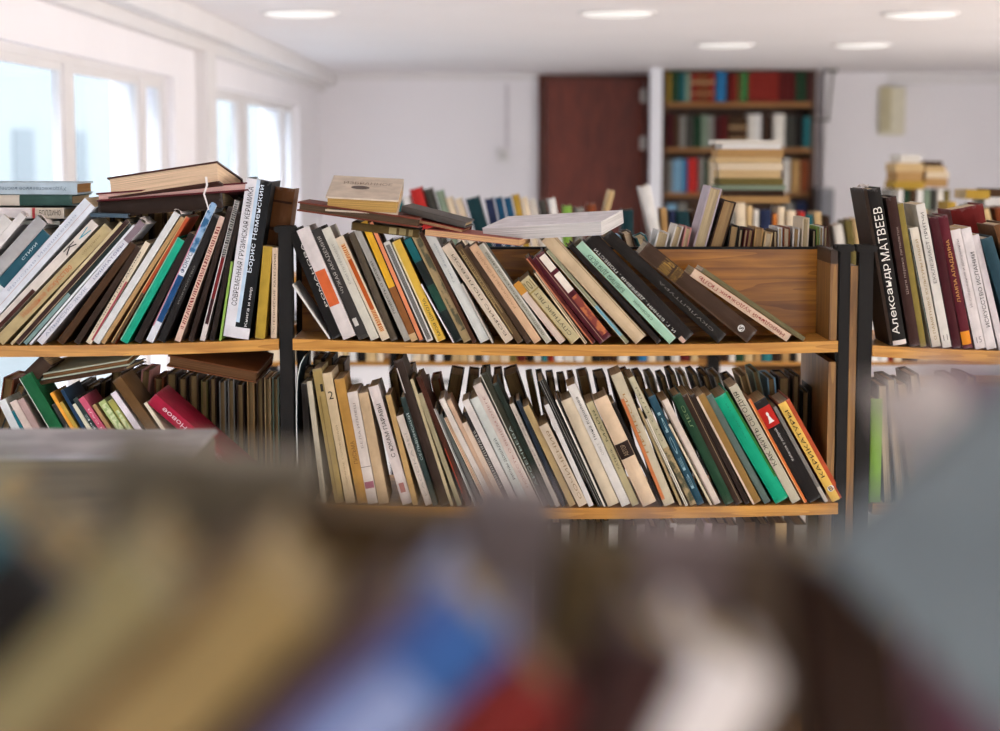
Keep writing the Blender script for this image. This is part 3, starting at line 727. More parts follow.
# ---- lower shelf, middle bay
row('''
black book by the steel post|post-black|308 301 384 8.5|221d19|w .1
thin cream book|thin-cream|321.5 305 382 5|bdb49f|t .1 .3 .5 .5 6d6557 ПАРУС
olive volume numbered one|volume-one|335 312 370 9.6|a08a58|u .83 .885 .7 .3 2a241a 1;b .3 .4 .05 .8 7f6c40
cream volume numbered two|volume-two|346 322 374 9.4|ccb795|u .80 .86 .5 .5 2a2219 2;t .1 .6 .5 .3 8b775b СОБРАНИЕ СОЧИНЕНИЙ
wide ochre tan book|ochre-tan|358 334 380 12|b38848|t .32 .5 .6 .5 6d4d25 ПИСЬМА
pale book with a mauve stamp|mauve-stamp|368 347 393 10|d3c8bf|t .5 .9 .5 .3 8d8279 БЕЛА ИЛЛЕШ;b .05 .95 .14 .2 9d6273;b 0 1 .33 .335 5c534c
tan paperback with plain spine|plain-tan|379 358 394 10|c2a988|
white book with black slanted title|slanted-title|402.5 368 388 12|d8cdc9|t .4 .85 .5 .5 2c2625 С ЮКАМ ПАРАВЫ;b .2 .7 .1 .18 b07a76
narrow sandy book|sandy|413 385.5 396 7|bd9c6a|
short pale cream book|short-pale|425.5 396 417 7.4|d6cbc0|t .1 .8 .5 .4 a79e95 РАССКАЗЫ
dark teal book lettered white|teal-lettered|433 400 398 8|33413f|t .42 .85 .5 .6 b5c5c4 СЕЛЬВИНСКИЙ
tall dark brown book with white strip|white-strip|441 392 362 14|3a2e28|h;b .08 .2 .78 .95 d5cfc9
thin olive cream book|olive-slim|450.5 410 380 4.8|bcae8c|
olive grey book with pale edge|olive-grey|456.5 413 396 5.4|a39a7c|
dark red-brown book|red-brown|466.5 416 378 8|4a2a1e|b .1 .3 .1 .45 a0452a
thin grey book with white edge|grey-thin|471 427 411 3.6|8f8f8b|b 0 .35 0 1 d3d2cf
slate book|slate|477 433 417 5.4|5b605e|
cream book with orange lines|orange-lines|483 438 420 6.4|e0cfb4|b .3 .42 0 1 c0703c;b .62 .74 0 1 c27a48
plain white book beside orange lines|plain-white|491 437 401 8.4|dbd3cb|
pinkish tan narrow book|pink-tan|497 447 401 5|c7a88f|
short cream book|short-cream|502.5 462 424 6.6|d8c4b0|
black and white speckled thin book|speckled|508 463 413 4.6|302c2b|b .2 .8 .2 .8 P_crinkle
white narrow book|white-narrow|513.5 462 402 7|d9d2ce|
pale blue-grey book with bold black title|blue-grey|522 470 400 9.6|c9cec9|t .24 .62 .6 .52 33403c РИЧНЫ ДОШАДЕЙ;b .0 .1 0 1 aab2ae
pinkish book with small red title|small-red|532 473 386.5 9|cfc1b8|t .15 .9 .55 .36 a0736c ПОВЕСТЬ О ВЕЩЕМ ОЛЕГЕ
tall olive black book with white edge|olive-black|543 480 375 11|3a3a2f|b 0 .16 0 1 cfc9bd;h;t .15 .6 .6 .45 8fa09b АРСЕНЬЕВА
thin black-green book|black-green|549.5 492 384 5.4|263029|
slim mottled grey book|mottled-grey|556 509.5 405 4.6|b9b0a6|t .3 .9 .5 .4 7c736b ЗВЁЗДЫ
thin navy book|navy|562 516 402 5|26303a|
tan book with worn spine|worn-tan|570 523 408 7.4|b49c70|
pale tan book with brown title|brown-title|579 539 427 11.4|cbbba5|t .08 .92 .6 .4 8b7358 СОЧИНЕНИЯ
white spine rising to a point|pointed|589 544 406 5.6|d4d0cd|
black stack of thin magazines|magazines|598 538 382 9|2a2926|b .3 .36 0 1 a6a49e;b .7 .76 0 1 88867f
white thin leaf|white-leaf|601 554.5 399.5 2|e0d9cf|
black thin book|black-thin|604.5 558 400 3.4|25201c|
thick beige book|thick-beige|606 558 402 13|ccbda4|h
white book with signature-like black title|signature|622 567 387 9|d7d2cb|t .55 .9 .5 .5 2f2b29 Нина Королева;t .42 .52 .5 .3 8d8983 СВЕТ
olive cream book with green title|green-title|632.5 586 404 7.2|b5a984|t .62 .92 .5 .5 4f5130 МАЙЯ;t .35 .55 .5 .4 4a4a35 ХАТЫНЬ
wide beige cloth book with a dark label|dark-label|643 593.5 401 16|d4bb9e|h;b .02 .98 .44 .58 2e2019;t .46 .56 .5 .4 8f7a62 АВТОР
black narrow book|black-narrow|660.5 611 404 4|241d19|
grey cream book with orange edge|orange-edge|664.5 611 376 11|beb299|b 0 .3 .05 .82 c87a4c;t .4 .85 .4 .36 a07a4a ПРИБОЙ
narrow tan book|narrow-tan|680 638 409 4|b09a72|
thin white pair of pamphlets|white-pair|685 642 421 4.4|d9d0bd|b .4 .55 0 1 3a332a
mottled cream book with pattern|mottled-cream|691 628 379 7.6|b8b093|b 0 1 0 .45 P_tan;t .5 .92 .5 .4 77705a ОТ СИЛЫ
blue-teal book with pale lettering|blue-teal|697.5 648 398 9|2a4a58|h;t .15 .85 .45 .46 8fb0b8 БЕСЫ
thin cream slip|cream-slip|710.5 668.5 425 2.2|cfc0a6|
pale pinkish book|pale-pink|714 661 402 7.4|d2c3b6|b 0 .2 0 1 8f8172
dark green cloth book|dark-green|725.5 672 397 10|24432f|h;t .7 .9 .5 .4 6d7f58 ЛЕС
dark brown book with pale lines|pale-lines|736 682 396 8.6|38291f|b .7 .78 0 1 8f7d62
brown black book|brown-black|745.5 690 396 7.6|30241d|
woody brown book with white edge|woody|753 694 398.5 10|8c6c3c|b 0 .22 0 1 d6c4ae
grey green narrow book|grey-narrow|765 706 397 7.4|5b6a63|
wide bright green book|bright-green|776 714.5 399 15|0f9c76|h;b .84 1 .2 1 2f6b2c;t .6 .92 .5 .12 0b7a5a ПОВЕСТИ
grey cream book with heavy black title|heavy-black|792.5 729 388 9|b6ae99|t .32 .95 .4 .62 3b382f КАК ЖИТЬ СЕГОДНЯ
narrow orange book|narrow-orange|804.5 748 400 5|cf6f3c|b 0 .25 0 1 e2b27a
black book with red square and figure|red-square|809.5 752 404.5 13.6|221d1b|b 0 1 .74 .93 b5281f;u .78 .88 .5 .5 e2ddd6 figure;t .4 .72 .5 .26 d3cec7 Кабачок у доброй
thin grey book|grey-slim|825 773 408 3.6|7a756e|b 0 1 .0 .16 b5ada0
yellow and red book lettered black|yellow-red|832.5 778 405 12.8|a84a2a|h;b 0 .66 0 1 dfb65c;t .24 .92 .33 .36 2c2416 КАРИКАТУРЫ;e .42 .12 .26 d9dde2 2b4a7a B
''', Y0, LOC, 'lower shelf', 'books on the lower shelf of the middle bookcase', True, rng=21, tk=0.9)
# ---- lower shelf, window bay
row('''
pale white paperback|pale-white|50 -2 402 12|d3d8d9|
thin teal book|teal-thin|60 8 413 4.6|1d6c78|
pinkish white book|pinkish|68 8 404 8|d8c7bc|
dusty pink book|dusty-pink|76 17 401 6.6|ae9590|
large green hardcover with a white edge|green-cover|96 19 379 20|1f5f3c|h;b 0 .07 0 1 dfe3da
dark grey book with small title|small-title|104 48 404 7|3b3c3a|t .5 .8 .5 .4 9c9c92 НАУКА
orange narrow book|orange-slim|114 43 395.5 5|e2a03f|
thin ochre book|ochre|119 55 404 4.2|b79a48|
thin dark blue book|dark-blue|126 60 391 5|253f58|
cream narrow book|cream-narrow|132 65 408 6.4|d9d3bb|
black-teal book lettered white|black-teal|142 68 402 7.2|2c3b3a|t .5 .85 .5 .5 b5c2bf МОРЕ
pink book with white lettering|pink|152 77 400.5 8.2|c55a72|t .4 .9 .5 .5 e9c4c8 ДЕТСКИЙ САД
thin tan book|tan-thin|159 92 406 3.6|a5835c|
light green patterned book|green-pattern|168 98 403.5 9.2|a8b575|b .2 .95 .1 .97 P_green
olive patterned book|olive-pattern|176 107 402 6|9a9750|b .2 .8 .1 .9 P_green
lilac white book|lilac-white|187 110 394.5 6|dcd3d9|
brown cloth book taller than its fellows|tall-brown|200 112 382 10|62482a|h
thin cream pamphlet|cream-pamphlet|212 143.5 404 4|d8cbb4|
crimson book with white title|crimson|262 147 403.5 12.5|9d1f3c|h;t .7 .9 .5 .45 e6cdd4 Новое;b .1 .9 .6 .61 d8a0ac;t .35 .55 .5 .5 d9aab4 Роман
''', Y0, LOL, 'lower window shelf', 'books on the lower shelf of the window bookcase', True, rng=31, tk=0.8)

# a magazine slumped against the steel post, its head bent over
prf = [at(x_, y_, Y0) for x_, y_ in ((303.5, 356.5), (299.5, 364), (296.8, 376), (295.6, 392), (295.4, 425), (296.5, 460), (298.6, 503))]
o = empty('magazine', (prf[-1].x, Y0, prf[-1].z)); tag(o, uniq('thin bent magazine with pale edge slumped against the black steel post'), 'magazine')
for nm, off, th_, mt in (('cover', .0, .0006, cover_mat('24343a')), ('page_block', .0007, .0016, pages_mat('d8dcd8')), ('back_cover', .0024, .0006, cover_mat('24343a'))):
    V = []
    for p_ in prf:
        for dx, dy in ((off, .002), (off + th_, .002), (off + th_, .11), (off, .11)): V.append((p_.x - prf[-1].x + dx, dy, p_.z - prf[-1].z))
    m_ = len(prf)
    Fc = [(4 * i + j, 4 * i + (j + 1) % 4, 4 * i + 4 + (j + 1) % 4, 4 * i + 4 + j) for i in range(m_ - 1) for j in range(4)] + [(3, 2, 1, 0), tuple(4 * m_ - 4 + j for j in range(4))]
    link(nm, mesh(nm, V, Fc), mt, o)

ORD = 'first second third fourth fifth sixth seventh eighth ninth tenth eleventh twelfth thirteenth fourteenth fifteenth sixteenth seventeenth eighteenth nineteenth twentieth'.split()
TENS = {7: 'seventy', 8: 'eighty', 9: 'ninety', 2: 'twenty', 3: 'thirty', 4: 'forty', 5: 'fifty', 6: 'sixty'}
def ordw(n):
    if n <= 20: return ORD[n - 1]
    t, u = divmod(n, 10)
    return TENS[t] + ('ieth' if False else '-' + ORD[u - 1]) if u else TENS[t][:-1] + 'ieth'
STUFF = 'merged'
NAMED = {'brick red': '8a2f26', 'dark red': '5c1d1c', 'maroon': '4a1a1f', 'rust brown': '7d4326', 'dark brown': '3a281c', 'umber': '4d3826', 'tan': 'b18c5c', 'sand': 'c9ad80',
         'cream': 'dccbb0', 'off-white': 'd9d4cb', 'white': 'e0dedb', 'grey': '86847e', 'dark grey': '45443f', 'black': '221f1c', 'navy': '2a3350', 'blue': '2f6f9e', 'light blue': '7fa9c4',
         'teal': '2b6a70', 'dark teal': '1d3c42', 'dark green': '26432f', 'green': '3d7d47', 'lime green': '7ea548', 'olive': '6d6238', 'mustard': 'b1903c', 'orange': 'c8793a', 'pink': 'c48a84', 'grey-green': '7f8f7d', 'lilac': 'b9abb2', 'deep blue': '1d4f6e', 'bright red': 'b8322f'}
def merge(roots, name, label):
    """the books that show only as slivers, as one mass"""
    V = []; Fc = []; mi = []; mats = []
    for r in roots:
        for c in list(r.children):
            Mx = Matrix.LocRotScale(r.location, r.rotation_euler, r.scale); b = len(V)
            V += [Mx @ v.co for v in c.data.vertices]
            mt = c.data.materials[0]
            if mt not in mats: mats.append(mt)
            for p_ in c.data.polygons: Fc.append(tuple(b + x_ for x_ in p_.vertices)); mi.append(mats.index(mt))
            bpy.data.objects.remove(c)
        bpy.data.objects.remove(r)
    me = mesh(name, V, Fc)
    for mt in mats: me.materials.append(mt)
    me.polygons.foreach_set('material_index', mi)
    return tag(link(name, me), label, 'books', None, 'stuff')
def stand(i, x0, x1, top, Y, z, colname, lean, place, group, flip=False, wd=.12, hard=True, bands=(), R=random, yread=None, pages=None):
    """one upright book, feet from column x0 to x1, its head at row top; lean > 0 tips the top towards the windows"""
    if yread and lean:
        dx = (at(x0, yread, Y).z - z) / mpp(300, Y) * math.tan(math.radians(lean)); x0 += dx; x1 += dx
    a = at(x0, 300, Y).x; b = at(x1, 300, Y).x
    zt = at(x0, top, Y).z
    th = math.radians(lean)
    t = (b - a) * math.cos(th) * .93
    L = (zt - z) / math.cos(th) - (abs(t * math.tan(th)) if lean else 0)
    root = empty('volume' if 'tall bookcase' in group else 'book', (a if lean >= 0 else b - .0003, Y + R.uniform(0, .01), z + .0004)); root.rotation_euler = (0, -th, 0)
    art = colname if isinstance(colname, str) else colname
    if group is STUFF: pass
    else: tag(root, uniq(f'{art} book, {ordw(i)} from the windows {place}'), 'book', group)
    make_book(root, t, L, wd, NAMED[colname], bands, 0 if lean >= 0 else -t, flip, hard, pages or R.choice(['cfbd9f', 'b99f78', 'c8b48f', 'a98a62']))
    return root

# ---- the far side of the middle bookcase: upper shelf heads above the panel, fore-edges this way
YF = Y0 + .158
zf = at(500, 344, Y0).z + .0012
heads = [(600, 612, 234, 'dark teal', 14), (614, 622, 236, 'light blue', 20), (624, 634, 232, 'umber', 16), (636, 648, 235, 'teal', 22),
 (655, 668, 231, 'white', -14), (671, 680, 225, 'off-white', -16), (682, 689, 227, 'pink', -12), (694, 708, 186, 'lilac', -15), (710, 725, 199, 'dark brown', -16),
 (727, 737, 225, 'black', -8), (738, 742, 229, 'dark brown', -6), (743, 746.3, 229, 'dark red', -8), (746.5, 752, 229, 'maroon', -8), (753, 762, 228, 'tan', -6), (763, 771.5, 232, 'sand', -8),
 (773, 777, 231, 'umber', 0), (777.5, 782, 228, 'white', 0), (782.5, 790, 228, 'rust brown', 0), (791.5, 798.5, 228, 'off-white', -2), (800.5, 808, 218, 'cream', -2), (811.5, 815, 230, 'black', 0),
 (815.5, 818.5, 227, 'lime green', 0), (819, 823, 227, 'white', 0), (823.5, 827.5, 227, 'dark red', 0)]
R = random.Random(4)
seen = 0
for i, (a, b, top, c, ln) in enumerate(heads):
    stand(i + 1, a, b, top, YF, zf, c, ln, 'behind the oak back panel', 'books on the hidden side of the middle bookcase', True, R.uniform(.105, .125), R=R, yread=240)
# lower shelf, hidden side: dark fore-edges rising behind the front row
zr = at(500, 508, Y0).z + .001
R = random.Random(9); x = 300; i = 0
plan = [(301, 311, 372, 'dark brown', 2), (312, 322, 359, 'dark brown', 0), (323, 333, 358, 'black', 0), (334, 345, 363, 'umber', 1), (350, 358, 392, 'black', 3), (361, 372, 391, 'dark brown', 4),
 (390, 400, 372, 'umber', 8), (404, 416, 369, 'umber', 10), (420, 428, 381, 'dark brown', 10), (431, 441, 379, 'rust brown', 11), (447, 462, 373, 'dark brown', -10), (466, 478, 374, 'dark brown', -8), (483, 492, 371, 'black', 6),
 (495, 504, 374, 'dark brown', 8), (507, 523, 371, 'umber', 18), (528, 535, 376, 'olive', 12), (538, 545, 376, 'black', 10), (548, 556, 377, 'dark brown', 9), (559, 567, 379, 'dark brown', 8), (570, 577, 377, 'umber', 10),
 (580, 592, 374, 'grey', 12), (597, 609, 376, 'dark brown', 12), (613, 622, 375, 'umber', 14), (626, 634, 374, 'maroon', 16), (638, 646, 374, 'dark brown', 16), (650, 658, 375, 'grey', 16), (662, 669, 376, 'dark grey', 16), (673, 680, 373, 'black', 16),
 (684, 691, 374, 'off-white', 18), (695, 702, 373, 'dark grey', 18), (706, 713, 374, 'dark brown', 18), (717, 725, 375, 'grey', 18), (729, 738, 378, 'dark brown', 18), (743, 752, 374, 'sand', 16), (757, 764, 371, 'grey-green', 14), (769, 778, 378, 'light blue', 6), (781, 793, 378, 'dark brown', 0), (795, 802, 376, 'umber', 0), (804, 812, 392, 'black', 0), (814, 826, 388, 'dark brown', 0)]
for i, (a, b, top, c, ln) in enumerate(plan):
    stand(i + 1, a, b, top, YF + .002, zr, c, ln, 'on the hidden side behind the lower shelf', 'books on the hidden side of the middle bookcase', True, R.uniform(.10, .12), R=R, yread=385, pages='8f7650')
plan = [(62, 74, 228, 'dark brown', 0), (76, 87, 222, 'umber', 0), (90, 101, 217, 'dark brown', 0), (103, 113, 215, 'black', 0), (115, 127, 213, 'dark brown', 0), (129, 140, 215, 'umber', 0), (142, 152, 213, 'dark brown', 0), (154, 166, 212, 'umber', 0), (168, 178, 213, 'tan', 0), (180, 192, 212, 'dark brown', 0), (194, 204, 211, 'umber', 0), (206, 216, 209, 'dark grey', 0), (218, 229, 206, 'dark brown', 0), (231, 241, 207, 'umber', 0)]
zr3 = at(140, 345, Y0).z + .001
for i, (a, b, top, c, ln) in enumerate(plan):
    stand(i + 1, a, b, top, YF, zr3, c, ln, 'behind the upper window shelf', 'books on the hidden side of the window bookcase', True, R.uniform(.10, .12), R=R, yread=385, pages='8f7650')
# same on the lower shelf of the window bay
plan = [(-2, 10, 378, 'rust brown', -10), (14, 24, 384, 'dark grey', -22), (60, 70, 390, 'dark brown', 8), (73, 81, 384, 'dark grey', 8), (84, 93, 386, 'umber', -6), (96, 104, 382, 'dark brown', -4), (107, 119, 372, 'umber', -6),
 (124, 134, 372, 'umber', -8), (138, 148, 370, 'pink', -6), (152, 162, 378, 'rust brown', 0), (164, 175, 374, 'dark brown', 0), (177, 186, 378, 'dark brown', 0), (188, 197, 375, 'umber', 0), (199, 206, 381, 'olive', 0), (208, 215, 378, 'dark brown', 0),
 (217, 224, 382, 'grey', 0), (226, 233, 380, 'grey', 0), (235, 243, 384, 'dark brown', 0), (245, 253, 378, 'tan', 0), (255, 262, 378, 'umber', 0), (263, 270, 378, 'sand', 0), (271, 278, 378, 'grey-green', 0)]
zr2 = at(140, 507, Y0).z + .001
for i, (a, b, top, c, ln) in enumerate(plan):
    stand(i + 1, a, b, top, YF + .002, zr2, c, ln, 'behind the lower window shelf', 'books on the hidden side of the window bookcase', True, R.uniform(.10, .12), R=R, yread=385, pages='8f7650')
# third shelf of the middle bay, tops only
SL = []
zt3 = at(500, 671, Y0).z + .002
plan = [(486, 500, 524, 'dark brown', 0), (503, 517, 522, 'dark grey', 0), (520, 533, 525, 'umber', 0), (536, 549, 523, 'dark brown', 0), (552, 563, 524, 'black', 0), (573, 580, 522, 'dark brown', 0), (581, 588, 521, 'dark grey', 0), (589, 596, 521, 'black', 0), (597, 604, 523, 'dark brown', 0), (605, 611, 522, 'dark grey', 0),
 (619, 630, 521, 'black', -2), (633, 639, 526, 'dark green', 0), (641, 649, 523, 'white', -12), (652, 660, 527, 'dark brown', 0), (662, 668, 521, 'dark green', 0), (670, 677, 528, 'dark grey', 0), (682, 690, 523, 'lilac', -10), (696, 706, 526, 'grey', -4), (712, 724, 524, 'dark brown', -3), (730, 742, 526, 'grey', 0), (748, 760, 523, 'umber', 0), (764, 775, 525, 'dark brown', 0), (780, 792, 524, 'sand', 0), (798, 812, 525, 'grey', 0)]
for i, (a, b, top, c, ln) in enumerate(plan):
    SL.append(stand(i + 1, a, b, top, Y0 + .03, zt3, c, ln, '', STUFF, False, R.uniform(.10, .12), R=R))
# far bay, lower shelf
zl = at(960, 506, Y0).z + .002
for i, (a, b, top, c, ln, fl) in enumerate([(873.5, 886, 399, 'lime green', 0, False), (888, 899, 385, 'dark grey', 4, True), (902, 912, 379, 'grey', 6, True), (916, 928, 383, 'dark brown', 8, True), (934, 945, 374, 'umber', 10, True), (950, 961, 376, 'grey', -8, True), (970, 981, 378, 'dark brown', 8, True), (988, 999, 384, 'umber', 8, True)]):
    stand(i + 1, a, b, top, Y0 + .01, zl, c, ln, 'on the lower shelf of the far bookcase', 'books on the lower shelf of the far bookcase', fl, .11, R=R)

# ---- books lying flat
def lying(label, p1, p2, tpx, depth, col, group=None, flip=False, roll=0, opts=(), hard=True, pages='cdb48c', drop=0):
    """p1 and p2: (px, py, Y) of the near upper edge, ends nearest and farthest from the windows"""
    A, B = at(*p1), at(*p2)
    d = B - A; L = d.length; dn = d.normalized()
    t = tpx * mpp((p1[1] + p2[1]) / 2, (p1[2] + p2[2]) / 2)
    # local z along the book, local x points down, local y away from the camera
    zv = dn
    yv = Vector((-dn.y, dn.x, 0)).normalized()
    xv = yv.cross(zv)
    M = Matrix((xv, yv, zv)).transposed().to_4x4()
    M = Matrix.Translation(A) @ M @ Matrix.Rotation(math.radians(roll), 4, 'Z')
    o = empty(kind_of(label.split(' lying')[0])); o.matrix_world = M
    tag(o, uniq(label), 'book', group)
    make_book(o, t, L, depth, col, opts, 0, flip, hard, pages)
    return o
G1, G2 = 'books lying on the window bookcase row', 'books lying on the middle bookcase row'
lying('light blue-grey book lying with its upside-down title, topmost of the window stack', (-70, 182, 3.17), (77, 182.5, 3.17), 12, .125, 'aebfca', G1, opts=[('r', .42, .93, .5, .5, '6f7f8c', 'Художественное наследие')], pages='a97c4b')
lying('dark green book lying under the light blue-grey one', (-66, 195, 3.172), (72, 195, 3.172), 10.5, .15, '3c5650', G1, opts=[('b', 0, 1, 0, .62, 'c9bfb2')])
lying('cream book with a red end and lettered spine lying under the green book', (-80, 207, 3.16), (64, 208, 3.16), 10.5, .15, 'bdb3a4', G1, opts=[('b', 0, 1, .78, .80, '9a3a3c'), ('t', .83, .98, .5, .6, '3b3430', 'БОЛДИНО'), ('b', 0, 1, 0, .77, 'd9d2d2')])
lying('thin grey book lying lowest under the window stack', (-60, 219, 3.165), (60, 221, 3.165), 4, .14, '8d8d84', G1)
lying('large old book lying fore-edge out on the maroon book', (107, 177.5, 3.17), (217.5, 161, 3.14), 22, .13, '4a2f28', G1, True, -14, pages='e3c4a4')
lying('maroon book with pinkish page edges lying under the large old book', (96, 193, 3.16), (249, 182, 3.15), 8.5, .15, '5c2328', G1, True, -5, pages='e0b5ac')
lying('large dark brown book lying lowest under the maroon one', (98, 200.5, 3.175), (222, 191, 3.155), 17, .13, '33261f', G1)
lying('slate blue booklet lying under the maroon book', (90, 213, 3.15), (128, 214, 3.15), 4, .02, '4b5c69', G1)
# white ribbon bookmark
rb = empty('bookmark', at(206, 178, 3.12)); tag(rb, 'narrow white ribbon bookmark hanging from the large old book', 'bookmark')
pts = [(0, 0, .002), (.002, -.004, -.012), (-.003, -.005, -.026), (.001, -.004, -.040), (.004, -.004, -.052)]
V = []
for i, (x, y, z) in enumerate(pts):
    w = .0019 * (1 - .12 * i)
    V += [(x - w, y, z), (x + w, y, z), (x + w, y + .0006, z), (x - w, y + .0006, z)]
Fc = [(4 * i + j, 4 * i + (j + 1) % 4, 4 * i + 4 + (j + 1) % 4, 4 * i + 4 + j) for i in range(4) for j in range(4)] + [(3, 2, 1, 0), (16, 17, 18, 19)]
link('ribbon', mesh('ribbon', V, Fc), plain('ribbon_white', 'e6dfdc', .6), rb)

lying('cream book with an oval emblem lying on top of the rust album', (325.5, 196.5, 3.10), (398.5, 200.5, 3.10), 15, .145, 'd0c0ae', G2, True, 13,
      opts=[('c', .18, .86, .62, .74, '8b7768', 'ИЗБРАННОЕ'), ('c', .3, .56, .4, .56, '5b4a42', 'oval')], hard=True, pages='c29c5c')
lying('large flat dark album with a rust cover lying across the row', (298, 201.5, 3.105), (420, 218.5, 3.10), 9.5, .15, '6f3a2c', G2, True, 0, pages='5a4838')
lying('dark grey book lying at the lower end of the rust album', (402, 205.5, 3.15), (466, 222, 3.14), 6.5, .13, '55504c', G2)
lying('thin red book lying beneath the dark grey one', (396, 214, 3.15), (464, 229, 3.14), 4.5, .13, '7c2b24', G2, True, pages='d0a77c')
lying('olive book with small pale labels lying under the rust album', (352, 222, 3.15), (420, 230, 3.15), 8, .12, '5b4a2a', G2, opts=[('b', .1, .9, .55, .66, 'a3946a'), ('b', .1, .9, .7, .8, '9a8b63'), ('b', .1, .9, .84, .9, '9a8b63')])
lying('curved paperback with a faded red cover lying on the row', (425, 229, 3.12), (520, 239.5, 3.095), 6.5, .12, '9d5a50', G2, True, 0, pages='d3a67a', hard=False)
lying('thick white loose-leaf folder lying on the red-covered paperback', (482, 228, 3.15), (601, 221.5, 3.085), 13.5, .14, 'dcd8dc', G2, True, 6, pages='d2cecb', hard=False)
lying('long brown book lying over the books below the window shelf', (168, 355, 3.17), (258, 372, 3.16), 12, .13, '6a4329', 'books lying below the window shelf', True, 8, pages='6a4a30')
lying('pale green covered book lying tilted below the window shelf', (40, 374, 3.17), (128, 359, 3.16), 6.5, .13, 'b3bba8', 'books lying below the window shelf', True, 6, pages='7c5a3a')
lying('brown book lying under the pale green covered one', (38, 381.5, 3.172), (126, 366.5, 3.162), 4, .13, '4a3524', 'books lying below the window shelf')
lying('thick brown book pushed on end below the window shelf', (24, 372, 3.17), (41, 355.5, 3.17), 15, .1, '4b3b31', 'books lying below the window shelf')

# ---- the bookcase row behind
Y1 = 5.4
zb1 = at(500, 277, Y1).z; zb2 = at(500, 357.5, Y1).z; zb3 = zb2 - (zb1 - zb2)
def rear_case(label, pa, pb, Y, levels, posts, group):
    a, b = at(pa, 300, Y).x, at(pb, 300, Y).x
    root = empty('bookcase', ((a + b) / 2, Y + .12, 0)); tag(root, uniq(label), 'bookcase', 'black framed bookcases across the room')
    for z in levels:
        MB().box(a - root.location.x, b - root.location.x, -.125, .12, z - .023, z, .002).build('shelf_board', oak, root)
    for px in posts:
        x = at(px, 300, Y).x - root.location.x
        for y in (-.135, .09):
            MB().box(x - .018, x + .018, y, y + .03, 0, levels[0] + .1, .002).build('post', black, root)
    return root
rear_case('black framed bookcase seen through the gap beneath the upper boards', 262, 1080, Y1, [zb1, zb2, .85, .5, .15], [262, 396, 714, 1080], '')
PAL = ['white', 'cream', 'off-white', 'tan', 'dark brown', 'black', 'dark green', 'navy', 'brick red', 'teal', 'grey', 'dark red', 'umber', 'sand', 'blue', 'olive', 'orange', 'dark grey']
# second shelf: only the feet show
R = random.Random(17); x = 268; i = 0
while x < 1000:
    w = R.choice([6, 7, 8, 9, 11])
    if 388 < x + w and x < 404 or 706 < x + w and x < 722: x = 404 if x < 500 else 722; continue
    if 842 < x < 870: x = 872
    i += 1
    c = R.choice(['white', 'cream', 'off-white', 'off-white', 'black', 'dark brown', 'sand'] * 3 + PAL) if x > 470 else R.choice(['white', 'cream', 'off-white', 'cream', 'sand', 'black', 'dark brown'])
    SL.append(stand(i, x, x + w, 312 + R.uniform(-6, 10), Y1 - .12, zb2 + .001, c, 0, '', STUFF, False, R.uniform(.11, .14), R=R))
    x += w + .3
merge(SL, 'books', 'rows of books showing only as slivers in the gaps beneath the shelf boards')
# top shelf of the bookcase behind: heads and upper halves show
heads = [(402, 409, 199, 'teal', 16), (410, 418, 196, 'white', 16), (420, 433, 187, 'bright red', 16), (434, 443, 188, 'dark grey', 16), (445, 453, 190, 'grey-green', 16), (454, 461, 197, 'cream', 18), (463, 470, 198, 'cream', 18), (473, 488, 196, 'dark teal', 16),
 (490, 499, 198, 'navy', 12), (500, 508, 197, 'deep blue', 12), (509, 517, 197, 'deep blue', 12), (518, 526, 194, 'mustard', 12), (527, 534, 197, 'cream', 14), (535, 542, 199, 'off-white', 14), (543, 551, 200, 'dark grey', 12), (552, 560, 198, 'white', 10),
 (563, 572, 206, 'lime green', 0), (575, 584, 208, 'grey', 0), (587, 596, 204, 'rust brown', 0), (600, 606, 190, 'sand', -14), (622, 634, 210, 'dark teal', 0), (648, 659, 185, 'white', 13), (661, 667, 208, 'tan', 4), (669, 675, 211, 'navy', 0), (676, 689, 211, 'dark teal', 0), (691, 698, 210, 'dark brown', 12), (700, 706, 212, 'orange', 14),
 (708, 713, 212, 'rust brown', 8), (714, 719, 211, 'olive', 8), (721, 727, 210, 'dark red', 4), (729, 734, 212, 'grey', 0), (735, 745, 203, 'cream', 0), (746, 752, 206, 'sand', 0), (753, 758, 210, 'off-white', 0), (760, 771, 210, 'navy', 0), (772, 776, 214, 'orange', 0), (777, 784, 207, 'cream', 0), (786, 795, 211, 'cream', 0),
 (799, 804, 212, 'bright red', 0), (805, 812, 215, 'teal', 0), (814, 821, 212, 'sand', 4), (823, 829, 216, 'dark brown', 4), (832, 842, 224, 'off-white', 10), (844, 851, 220, 'olive', 10), (852, 858, 219, 'sand', 8), (860, 868, 219, 'dark green', 4), (872, 880, 216, 'dark brown', 4), (884, 894, 213, 'grey-green', 0), (900, 911, 208, 'tan', 0), (915, 926, 210, 'sand', 0), (930, 939, 211, 'grey', 4), (946, 955, 202, 'mustard', 0), (958, 967, 210, 'umber', 4), (972, 980, 204, 'grey-green', 16), (984, 992, 208, 'sand', 16), (996, 1006, 206, 'rust brown', 12), (1010, 1020, 208, 'dark brown', 12)]
for i, (a, b, top, c, ln) in enumerate(heads):
    stand(i + 1, a, b, top, Y1 - .10, zb1 + .001, c, ln, 'on the top board of the bookcase behind', 'books on the top board of the bookcase behind', False, R.uniform(.11, .14), R=R, yread=225)
